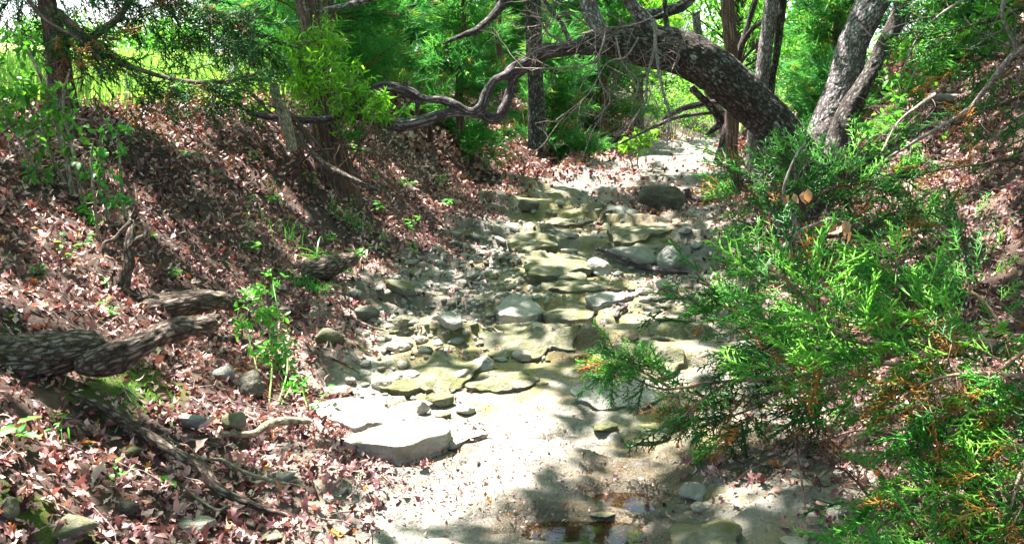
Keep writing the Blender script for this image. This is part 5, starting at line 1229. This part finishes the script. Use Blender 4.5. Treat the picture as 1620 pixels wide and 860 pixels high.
shrub('leafy_shrub', 'light leaved sapling scattered over the leaf slope on the right', [(1440, 250, 7.6, 30), (1500, 230, 7.8, 26), (1540, 300, 7.4, 25), (1400, 280, 7.4, 22), (1600, 340, 7.2, 26), (1490, 360, 7.2, 20)], 300, .075, OV, M_OAKG,
      [([(1450, 360), (1445, 300, 7.5), (1440, 240, 7.6)], 1.5), ([(1510, 350), (1505, 280, 7.6), (1500, 220, 7.8)], 1.5), ([(1560, 400), (1550, 340, 7.3), (1540, 290, 7.4), (1600, 330, 7.2)], 1.3)], tintmu=.4)
for (lb, x_, y_, hh, n_, mt_) in [('low green brush where the creek turns, left of the gap', 2.0, 21.5, 1.3, 900, M_OAKG), ('pale green brush filling the gap under the arch', 4.6, 25.5, 1.6, 1300, M_YEL), ('dull green brush right of the gap under the arch', 6.6, 24.0, 1.7, 1200, M_OAKG),
        ('brush behind the grey leaning trunk', 6.4, 18.6, 1.0, 700, M_OAKG), ('brush closing the bank beyond the low cedar bush', 5.7, 14.6, 1.0, 700, M_OAKG), ('far bright brush at the back of the gap', 3.2, 29.5, 2.2, 1500, M_YEL), ('far brush behind the leaning twin stem', 8.2, 28.5, 2.6, 1500, M_OAKG), ('dull brush standing where the far channel disappears', 5.2, 28.0, 1.8, 1700, M_OAKG), ('tallest far brush in the gap under the arch', 6.6, 31.5, 3.0, 1700, M_OAKG)]:
    b_ = gp(x_, y_); t_ = thing('brush', lb, 'bush', b_); mbS = MB(); ce = []
    for k in range(16):
        e_ = twig(mbS, b_ + [rng.normal(0, .5), rng.normal(0, .3), 0], [rng.normal(0, .35), rng.normal(0, .35), 1], hh * rng.uniform(.6, 1.1), .012, 1, nside=4, ring=.15); ce += e_
    obj('stems', mbS, M_STEM, t_, kind='stuff'); mbF = MB(); ce = np.array(ce); leaf_cloud(mbF, ce, np.full(len(ce), .22 * hh), max(6, n_ // len(ce)), .09, OV, tintmu=.5); obj('leaves', mbF, mt_, t_, kind='stuff')
for k, (a, b, lb) in enumerate([(165, 300, 'slender leafy stem left of two bare ones on the left bank'), (192, 295, 'thin stem with few leaves between stump and shrub'), (150, 330, 'thin knotted sapling stem rising over the stump')]):
    shrub('sapling', lb, [(a - 3, b - 60, 5.2, 10), (a + 10, b - 90, 5.2, 12), (a - 8, b - 20, 5.1, 9), (a + 6, b + 20, 5.05, 12)], 90, .045, OV, M_SEED, [([(a + 5, b + 50), (a, b - 10, G(a + 5, b + 50)[1]), (a - 6, b - 70, G(a + 5, b + 50)[1]), (a - 2, b - 110, G(a + 5, b + 50)[1] + .05)], 2.6)], tintmu=.4, cat='sapling')

# ------------------------------------------------------------------ seedlings and weeds
OVM = []
for V, F in [oval_leaf(.5, .2, .15), oval_leaf(.42, .25, .05)]:
    mb = MB(); mb.add(V, F); m = mb.mesh('leaf'); m.materials.append(M_SEEDP); OVM.append(m)
def seedling(label, px, py, hp, nleaf, lp, nstem=2, spread=.5, cat='seedling', name='seedling', group=None):
    g = G(px, py); dist = np.linalg.norm(g - CAM); h = hp / FPX * dist; ls = lp / FPX * dist
    t = thing(name, label, cat, g, group)
    for s in range(nstem):
        d = unit(np.array([rng.normal(0, spread), rng.normal(0, spread), 1])); Pq = branch_pts(g - [0, 0, .01], d, h * rng.uniform(.7, 1.1), 5, .25)
        mb = MB(); C, _ = tube(mb, Pq, np.linspace(.0028, .0012, 6), 5, .03, tint=.3, cap=False); obj('stem', mb, M_GSTEM, t)
        k = max(2, nleaf // nstem)
        for j in range(k):
            u = .3 + .7 * (j + 1) / k; i = min(int(u * (len(C) - 1)), len(C) - 1); a = j * 2.4 + rng.normal(0, .4)
            f = unit(np.array([math.cos(a), math.sin(a), rng.uniform(-.1, .5)])); X, Y, Z = axes(f[None], (np.array([0, 0, 1.]) + rng.normal(0, .25, 3))[None])
            R = Matrix(((X[0][0], Y[0][0], Z[0][0]), (X[0][1], Y[0][1], Z[0][1]), (X[0][2], Y[0][2], Z[0][2]))).to_4x4(); s_ = ls * rng.uniform(.7, 1.2)
            piece('leaf', OVM[j % 2], t, Matrix.Translation(Vector(C[i])) @ R @ Matrix.Diagonal((s_, s_, s_, 1)))
for a in [('broad leaved seedling at the left edge below the thick log', 28, 700, 42, 8, 26, 2), ('clump of bright seedlings left of the long crooked branch', 178, 758, 34, 14, 17, 3),
          ('small three leaved seedlings beside the crooked branch end', 262, 768, 20, 10, 17, 3, .9), ('yellow green seedling between thick log and moss, lower left', 85, 690, 34, 10, 15, 2, .7),
          ('tiny sprout hanging in front of the thick log', 238, 558, 30, 8, 11, 2), ('branching yellow green seedling left of the gnarled stump', 100, 410, 60, 26, 12, 3, .45),
          ('seedling with round leaves above the thick log', 168, 500, 28, 9, 15, 2, .8), ('low sprig at the left edge above the thick log', 22, 525, 30, 9, 16, 2, .8),
          ('sprig under the stump splinters on the left bank', 165, 455, 24, 8, 13, 2, .7), ('tall narrow seedling on the middle of the leaf slope', 396, 380, 90, 16, 12, 1, .15),
          ('leafy green sprig below the tall narrow seedling', 392, 402, 28, 12, 13, 2, .8), ('spindly seedling above the grass topped log', 452, 335, 70, 16, 10, 2, .25),
          ('bushy seedling in the middle of the leaf slope', 545, 350, 44, 14, 10, 2, .5), ('pale seedling near the foot of the slope above the rubble', 648, 372, 44, 12, 10, 2, .5),
          ('creeping sprig above the rubble stones', 655, 405, 26, 10, 10, 2, .9), ('green sprig high on the slope near the broken snag', 400, 255, 30, 12, 10, 3, .8), ('sprig beside the dark sloping branch on the bank', 500, 300, 34, 12, 9, 2, .5),
          ('seedlings on the slope right of the saplings', 270, 235, 34, 10, 10, 3, .8), ('light sprig beneath the standing stick', 585, 290, 24, 10, 8, 2, .6), ('sprig in leaves between long log and tall weed', 325, 470, 26, 10, 11, 3, .9),
          ('green seedling under the dead limb on the sunny slope', 730, 262, 30, 10, 8, 2, .6), ('sprig on the sunny slope near the twigs', 800, 228, 26, 10, 9, 2, .6), ('tiny green seedling on the leafy right slope', 1470, 330, 30, 10, 10, 2, .5),
          ('small sprout on the right bedrock hump edge', 1310, 838, 26, 8, 12, 2, .7), ('yellowish seedling near the foot of the tall weed', 490, 655, 60, 16, 13, 2, .4)]:
    seedling(*a)
SPL = ['below the meadow shrubs, uppermost left', 'just right of the uppermost left one', 'beside the bare saplings', 'below the dark sloping branch', 'close to the grass tuft, upper right of it', 'in the middle of the slope above the rubble', 'just below the one in the middle of the slope', 'near the foot of the slope above the rubble', 'right above the arching log end', 'between arching log and gnarled stump', 'right of the gnarled stump top', 'left of the grass tuft', 'by the upper rubble edge, on the sunny slope', 'on the sunny slope below the standing stick', 'by the left edge above the thick log', 'left of the gnarled stump, high up', 'at the foot of the shaggy trunk', 'just left of the standing stick']
for k, (px, py) in enumerate([(300, 250), (345, 285), (210, 230), (430, 330), (520, 385), (600, 340), (610, 385), (570, 410), (360, 420), (270, 440), (250, 380), (480, 375), (700, 330), (690, 290), (60, 440), (130, 345), (560, 250), (640, 300)]):
    seedling('small green sprig in litter ' + SPL[k], px, py, 26, 12, 11, 2, .8, group='small sprigs scattered over the left leaf slope')
Yw = G(420, 600)[1]
shrub('weed', 'tall sprawling light green weed over the end of the arching log', [(420, 500, Yw + .3, 32), (440, 540, Yw + .2, 34), (400, 470, Yw + .4, 26), (450, 580, Yw + .1, 26), (380, 520, Yw + .3, 22), (470, 610, Yw - .05, 18), (410, 560, Yw + .1, 20), (430, 450, Yw + .5, 18)], 620, .036, OV, M_SEED,
      [([(425, 640), (430, 580, Yw + .05), (425, 520, Yw + .25), (410, 460, Yw + .4)], 1.6), ([(440, 640), (455, 580, Yw), (445, 520, Yw + .2), (430, 440, Yw + .5)], 1.5), ([(410, 600), (395, 540, Yw + .2), (375, 500, Yw + .3)], 1.3), ([(445, 640), (470, 600, Yw - .05), (485, 640, Yw - .1)], 1.2)], stem_mt=M_GSTEM, tintmu=.6, cat='weed', smr=.002)
# long grass on the short log, each blade a part
g = G(515, 428); tg = thing('grass_tuft', 'arching tuft of long grass growing from the short mossy log', 'grass', g)
for k in range(26):
    a = rng.uniform(0, 6.28); L = rng.uniform(.15, .62); d = np.array([math.cos(a) * .8, math.sin(a) * .5, 1.5]); Pq = [g + [rng.normal(0, .10), 0, -.02]]; d = unit(d); n = 9
    for i in range(n): Pq.append(Pq[-1] + d * L / n); d = unit(d + [d[0] * .10, 0, -.30 * rng.uniform(.5, 1.2)])
    Pq = np.array(Pq); wv = np.cross(unit(Pq[1] - Pq[0]), [0, 1, .2]); wv = unit(wv) * .0075; wd = np.linspace(1, .1, n + 1)[:, None]
    V = np.concatenate([Pq - wv * wd, Pq + wv * wd]); i = np.arange(n); F = np.concatenate([np.stack([i, i + 1, i + n + 2], 1), np.stack([i, i + n + 2, i + n + 1], 1)])
    mb = MB(); mb.add(V, F, tint=np.full(len(V), rng.uniform(.3, .8))); obj('blade', mb, M_SEED, tg)
mb = MB(); n = 700; gm = G(200, 612)
for (px, py, nn, hh) in [(500, 460, 300, .04), (200, 612, 160, .02), (560, 360, 60, .12), (450, 375, 30, .14), (75, 670, 8, .07)]:
    g = G(px, py)
    for _ in range(nn):
        p = g + [rng.normal(0, .10), rng.normal(0, .07), 0]; p[2] = H(p[0], p[1]) - .003; a = rng.uniform(0, 6.28); h = hh * rng.uniform(.5, 1.5); w_ = .0025
        dx, dy = math.cos(a), math.sin(a); V = np.array([p + [-dy * w_, dx * w_, 0], p + [dy * w_, -dx * w_, 0], p + [dx * h * .3 - dy * w_, dy * h * .3 + dx * w_, h * .75], p + [dx * h * .3 + dy * w_, dy * h * .3 - dx * w_, h * .75], p + [dx * h * .7, dy * h * .7, h]])
        mb.add(V, [(0, 1, 2), (1, 3, 2), (2, 3, 4)], tint=np.full(5, rng.uniform(0, .7)))
o = obj('bank_grass', mb, M_SEED, kind='stuff'); tag(o, 'sparse fine grass and moss tufts on the left bank', 'grass')

# ================================================================== RIGHT FOREGROUND
def bare_branch(name, label, ctl, rp, mt, ntw, tl, seed=1, group=None, tr=.003):
    Pq = pts(ctl); t = thing(name, label, 'branch', Pq[0], group); mb = MB(); C, _ = tube(mb, Pq, rad(Pq, np.linspace(rp, rp * .35, len(Pq))), 9, .02, .0012, seed, .15); obj('stem', mb, mt, t)
    if ntw:
        mb = MB()
        for k in range(ntw):
            i = rng.integers(2, len(C) - 1); twig(mb, C[i], unit(C[i] - C[i - 1]) * .6 + rng.normal(0, .6, 3), tl * rng.uniform(.5, 1.2), tr, 1, nside=3, segs=4)
        obj('twigs', mb, mt, t, kind='stuff')
    return t, C
# dead pale branch with forks and dry leaves
db, C = bare_branch('dead_branch', 'pale curved dead branch standing in the cedar foliage with hanging dry tan leaves', [(1200, 445, 4.2), (1225, 405, 4.2), (1262, 365, 4.2), (1245, 330, 4.15), (1240, 300, 4.1), (1255, 255, 4.1), (1275, 225, 4.1)], 4, M_TWIG, 3, .15, 2)
Pq = pts([(1262, 366, 4.2), (1290, 355, 4.15), (1318, 346, 4.1), (1335, 352, 4.1)]); mb = MB(); tube(mb, Pq, rad(Pq, [2.8, 2.4, 1.8, 1]), 7, .02); obj('branch', mb, M_TWIG, db)
pm = []
for s in range(3):
    V, F = oval_leaf(.62, .25 + .1 * s, .25); mb = MB(); mb.add(V, F, tint=np.full(len(V), .3 + .3 * s)); m = mb.mesh('dry_leaf'); m.materials.append(M_POD); pm.append(m)
for k, (px, py, Y, s) in enumerate([(1314, 350, 4.1, 26), (1324, 352, 4.1, 32), (1336, 348, 4.1, 34), (1340, 362, 4.1, 36), (1332, 356, 4.08, 30), (1272, 302, 4.1, 28), (1248, 308, 4.1, 26), (1256, 306, 4.1, 22), (1278, 298, 4.12, 30), (1284, 402, 4.2, 28), (1254, 405, 4.2, 34), (1260, 415, 4.18, 28), (1398, 385, 4.3, 20), (1296, 398, 4.2, 20)]):
    p = W(px, py, Y); sc_ = .78 * s / FPX * Y; f = unit(np.array([rng.normal(0, .25), rng.normal(0, .2), -1.])); X, Yv, Z = axes(f[None], rng.normal(0, 1, (1, 3)))
    R = Matrix(((X[0][0], Yv[0][0], Z[0][0]), (X[0][1], Yv[0][1], Z[0][1]), (X[0][2], Yv[0][2], Z[0][2]))).to_4x4(); piece('dry_leaf', pm[k % 3], db, Matrix.Translation(Vector(p)) @ R @ Matrix.Diagonal((sc_, sc_, sc_, 1)))
bare_branch('dead_branch', 'leafless crooked grey branch reaching in from the upper right edge', [(1650, 60, 5.6), (1600, 90, 5.7), (1560, 140, 5.8), (1530, 175, 5.9), (1480, 205, 6.0), (1430, 235, 6.1), (1395, 262, 6.2), (1370, 330, 6.3)], 4, M_TWIG, 9, .4, 3)
bare_branch('dead_branch', 'thin bare twig curling down from the top right corner', [(1600, -30, 5.6), (1585, 20, 5.6), (1600, 60, 5.65), (1620, 110, 5.7)], 3, M_TWIG, 7, .35, 4)
bare_branch('dead_branch', 'thin forked twig from the top edge left of the right corner', [(1560, -20, 6.2), (1500, 15, 6.2), (1455, 55, 6.2), (1420, 130, 6.2)], 2.5, M_TWIG, 6, .4, 5)
bare_branch('dead_branch', 'brittle brush pile branch on the right bank beside the fork', [(1480, 150, 7.6), (1450, 170, 7.5), (1420, 195, 7.4), (1395, 240, 7.3)], 3, M_TWIG, 14, .5, 6)
bare_branch('dead_branch', 'grey stick standing before the base of the upright oak', [(1250, 330, 5.5), (1262, 300, 5.5), (1272, 270, 5.5)], 2, M_TWIG, 3, .2, 7)
bare_branch('dead_branch', 'dark tangle of dead twigs under the cedar boughs at lower right', [(1480, 720, 3.2), (1420, 690, 3.2), (1360, 680, 3.25), (1290, 700, 3.3)], 3, M_CBARK, 22, .35, 8, tr=.0022)
bare_branch('dead_branch', 'thin reddish upright twig at the edge of the right bedrock', [(1275, 812), (1268, 760, 3.05), (1262, 720, 3.1), (1258, 690, 3.1)], 1.6, M_CBARK, 3, .12, 9, tr=.0015)
bare_branch('dead_branch', 'small brushwood twigs lying in the dark hollow at right', [(1380, 790, 3.0), (1330, 740, 3.05), (1290, 760, 3.1)], 2, M_CBARK, 14, .25, 10, tr=.0018)

fc = thing('cedar_tree', 'big foreground juniper with bright green and rusty sprays at the right', 'tree', gp(2.9, 3.6))
trunk = [np.array(gp(2.9, 3.6)) - [0, 0, .1], np.array(gp(2.9, 3.6)) + [-.05, 0, .6], np.array(gp(2.9, 3.6)) + [0, .05, 1.4], np.array(gp(2.9, 3.6)) + [.1, 0, 2.6]]
mb = MB(); tube(mb, trunk, [.08, .065, .05, .02], 16, .03, .005, 3, .1); obj('trunk', mb, M_CBARK, fc)
def boughs(t, lst, T, mt_tw=M_CTWIG, dens=.38):
    mbF = MB(); mbB = MB()
    for (ctl, r0, n, sp, size, tint0, br, down) in lst:
        Pq = pts(ctl); mb = MB(); C, _ = tube(mb, Pq, rad(Pq, np.linspace(r0, r0 * .3, len(Pq))), 9, .02, .001, rng.integers(99), .1); obj('branch', mb, mt_tw, t)
        bough_sprays(mbF, mbB, C, int(n * dens), sp, size * 1.12, T, tint0, br, down, .0018)
    obj('twigs', mbB, mt_tw, t, kind='stuff'); obj('crown', mbF, M_CEDN, t, kind='stuff')
boughs(fc, [
    ([(1700, 560, 2.9), (1570, 542, 2.8), (1500, 536, 2.75), (1430, 542, 2.7), (1340, 535, 2.65), (1290, 490, 2.65), (1240, 440, 2.65), (1215, 425, 2.65)], 6, 300, .135, .125, .72, .06, .1),
    ([(1430, 542, 2.7), (1380, 580, 2.65), (1330, 600, 2.6), (1270, 590, 2.6), (1230, 560, 2.6)], 3.5, 120, .13, .12, .66, .08, .2),
    ([(1650, 600, 2.5), (1560, 590, 2.5), (1480, 600, 2.5), (1420, 640, 2.5)], 3.5, 110, .15, .12, .6, .25, .2),
    ([(1680, 520, 2.7), (1600, 570, 2.6), (1540, 620, 2.5), (1500, 680, 2.5)], 3.5, 80, .13, .12, .45, .45, .3),
    ([(1500, 536, 2.75), (1460, 490, 2.8), (1420, 450, 2.85), (1380, 440, 2.9)], 3, 110, .14, .12, .68, .05, 0),
    ([(1600, 545, 2.8), (1560, 480, 2.9), (1520, 450, 3.0)], 3, 50, .13, .12, .55, .05, 0),
], JUN)
boughs(fc, [
    ([(1560, 600, 3.5), (1400, 575, 3.5), (1300, 590, 3.5), (1200, 600, 3.5), (1120, 605, 3.5), (1050, 615, 3.45), (985, 590, 3.4)], 4, 0, .1, .12, .3, .1, .2),
    ([(1300, 590, 3.5), (1250, 560, 3.55), (1190, 520, 3.6), (1140, 480, 3.6), (1110, 475, 3.6)], 3, 190, .15, .125, .30, .06, .1),
    ([(1060, 612, 3.45), (1020, 590, 3.4), (990, 575, 3.4), (972, 590, 3.4)], 2, 210, .125, .10, .5, .03, .15),
    ([(1150, 605, 3.5), (1100, 640, 3.5), (1060, 680, 3.5)], 2.5, 75, .12, .115, .22, .3, .2),
    ([(1250, 600, 3.5), (1200, 640, 3.5), (1150, 660, 3.5), (1110, 670, 3.5)], 2.5, 120, .13, .12, .18, .1, .2),
    ([(1330, 600, 3.5), (1290, 650, 3.5), (1250, 670, 3.5)], 2.5, 80, .14, .12, .2, .2, .2),
    ([(1230, 540, 3.6), (1200, 560, 3.55), (1170, 600, 3.5)], 2.5, 120, .14, .12, .2, .08, .1)], JUN)
fd = cedar = thing('cedar_tree', 'dark middle cedar between the pale dead branch and the leaf slope', 'tree', gp(2.75, 5.2))
b0 = gp(2.75, 5.2)
mb = MB(); tube(mb, pts([(1300, 560, 4.9), (1290, 480, 4.8), (1285, 430, 4.8), (1278, 360, 4.8), (1262, 300, 4.8), (1255, 240, 4.9)]), [.03, .026, .02, .016, .01, .004], 10, .04, .002, 5, .1); obj('trunk', mb, M_CBARK, fd)
boughs(fd, [
    ([(1288, 450, 4.8), (1250, 400, 4.7), (1210, 380, 4.6), (1180, 400, 4.6)], 2.5, 75, .17, .15, .25, .05, .1),
    ([(1278, 360, 4.8), (1230, 320, 4.8), (1190, 290, 4.8), (1160, 285, 4.8)], 2.5, 130, .17, .15, .30, .04, .1),
    ([(1270, 330, 4.8), (1310, 300, 4.7), (1360, 290, 4.7), (1400, 280, 4.7)], 2.5, 130, .18, .15, .3, .04, .1),
    ([(1280, 380, 4.8), (1340, 370, 4.7), (1400, 350, 4.7), (1450, 330, 4.7)], 2.5, 100, .18, .15, .28, .05, .1),
    ([(1262, 300, 4.8), (1250, 260, 4.9), (1230, 240, 4.9)], 2, 80, .17, .14, .4, .05, 0),
    ([(1350, 330, 4.8), (1340, 290, 4.9), (1350, 260, 5)], 2, 70, .17, .14, .4, .05, 0),
    ([(1288, 430, 4.8), (1340, 430, 4.6), (1400, 420, 4.5), (1460, 430, 4.4)], 2.5, 60, .16, .15, .25, .05, .1)], JUN_MID, M_CBARK, .5)
fe = thing('cedar_tree', 'dark cedar sapling in the middle distance at the right edge', 'tree', gp(3.35, 5.3))
mb = MB(); tube(mb, pts([(1600, 560, 5.0), (1570, 480, 5.0), (1530, 400, 5.0), (1500, 300, 5.1)]), [.03, .024, .016, .006], 10, .04, .002, 5, .1); obj('trunk', mb, M_CBARK, fe)
boughs(fe, [
    ([(1560, 470, 5.0), (1510, 450, 4.9), (1460, 440, 4.8), (1410, 430, 4.8)], 2.5, 120, .20, .15, .25, .04, .1),
    ([(1540, 430, 5.0), (1500, 380, 5.0), (1470, 350, 5.0)], 2.5, 100, .2, .15, .25, .04, .1),
    ([(1550, 440, 5.0), (1580, 400, 5.0), (1620, 390, 5.0)], 2.5, 80, .17, .15, .25, .04, .1),
    ([(1580, 500, 5.0), (1530, 490, 4.9), (1470, 500, 4.8)], 2.5, 100, .18, .15, .25, .04, .1)], JUN_MID, M_CBARK, .5)
ff = thing('cedar_tree', 'cedar with hazy boughs hanging over the upper right slope', 'tree', gp(5.0, 6.6))
b0 = gp(5.0, 6.6); mb = MB(); tube(mb, [b0 - [0, 0, .1], b0 + [-.1, 0, 1.2], b0 + [-.1, .1, 3]], [.12, .09, .05], 16, .05, .006, 3, .1); obj('trunk', mb, M_CBARK, ff)
boughs(ff, [
    ([(1700, -40, 6.3), (1600, 20, 6.2), (1540, 40, 6.2), (1480, 60, 6.2)], 4, 110, .26, .2, .35, .05, .1),
    ([(1700, 60, 6.3), (1620, 90, 6.2), (1560, 90, 6.2), (1520, 110, 6.2)], 4, 90, .24, .2, .35, .08, .1),
    ([(1720, 160, 6.3), (1640, 150, 6.2), (1570, 170, 6.2), (1500, 200, 6.1)], 4, 100, .22, .2, .35, .12, .1),
    ([(1700, 260, 6.0), (1620, 250, 6.0), (1550, 260, 6.0), (1480, 270, 6.0)], 3, 80, .2, .18, .3, .15, .1),
    ([(1640, -60, 6.6), (1500, -20, 6.8), (1440, 10, 7.0)], 4, 70, .3, .2, .35, .05, .1)], JUN_MID, M_CBARK, .38)
fg = thing('juniper_bush', 'bright green juniper bush with rusty tips in the bottom right corner', 'bush', gp(1.95, 2.75))
b0 = gp(1.95, 2.75); mb = MB(); tube(mb, [b0 - [0, 0, .1], b0 + [.0, 0, .15], W(1600, 800, 2.45)], [.03, .02, .012], 10, .03, .002, 3, .1); obj('trunk', mb, M_CBARK, fg)
boughs(fg, [
    ([(1720, 740, 2.3), (1620, 760, 2.3), (1550, 790, 2.3), (1500, 815, 2.3), (1445, 850, 2.3)], 3.5, 170, .13, .11, .66, .12, .1),
    ([(1600, 770, 2.35), (1540, 740, 2.4), (1480, 760, 2.4), (1410, 790, 2.4), (1370, 830, 2.4)], 2.5, 170, .10, .11, .7, .03, .0),
    ([(1560, 790, 2.3), (1500, 850, 2.25), (1430, 880, 2.2), (1360, 890, 2.2)], 2.5, 150, .11, .11, .66, .05, .0),
    ([(1680, 700, 2.3), (1620, 740, 2.25), (1600, 800, 2.2), (1580, 860, 2.2)], 2.5, 90, .12, .11, .45, .42, .1),
    ([(1660, 640, 2.7), (1600, 660, 2.7), (1530, 690, 2.7), (1500, 720, 2.7)], 2.5, 130, .13, .12, .28, .05, .1)], JUN)
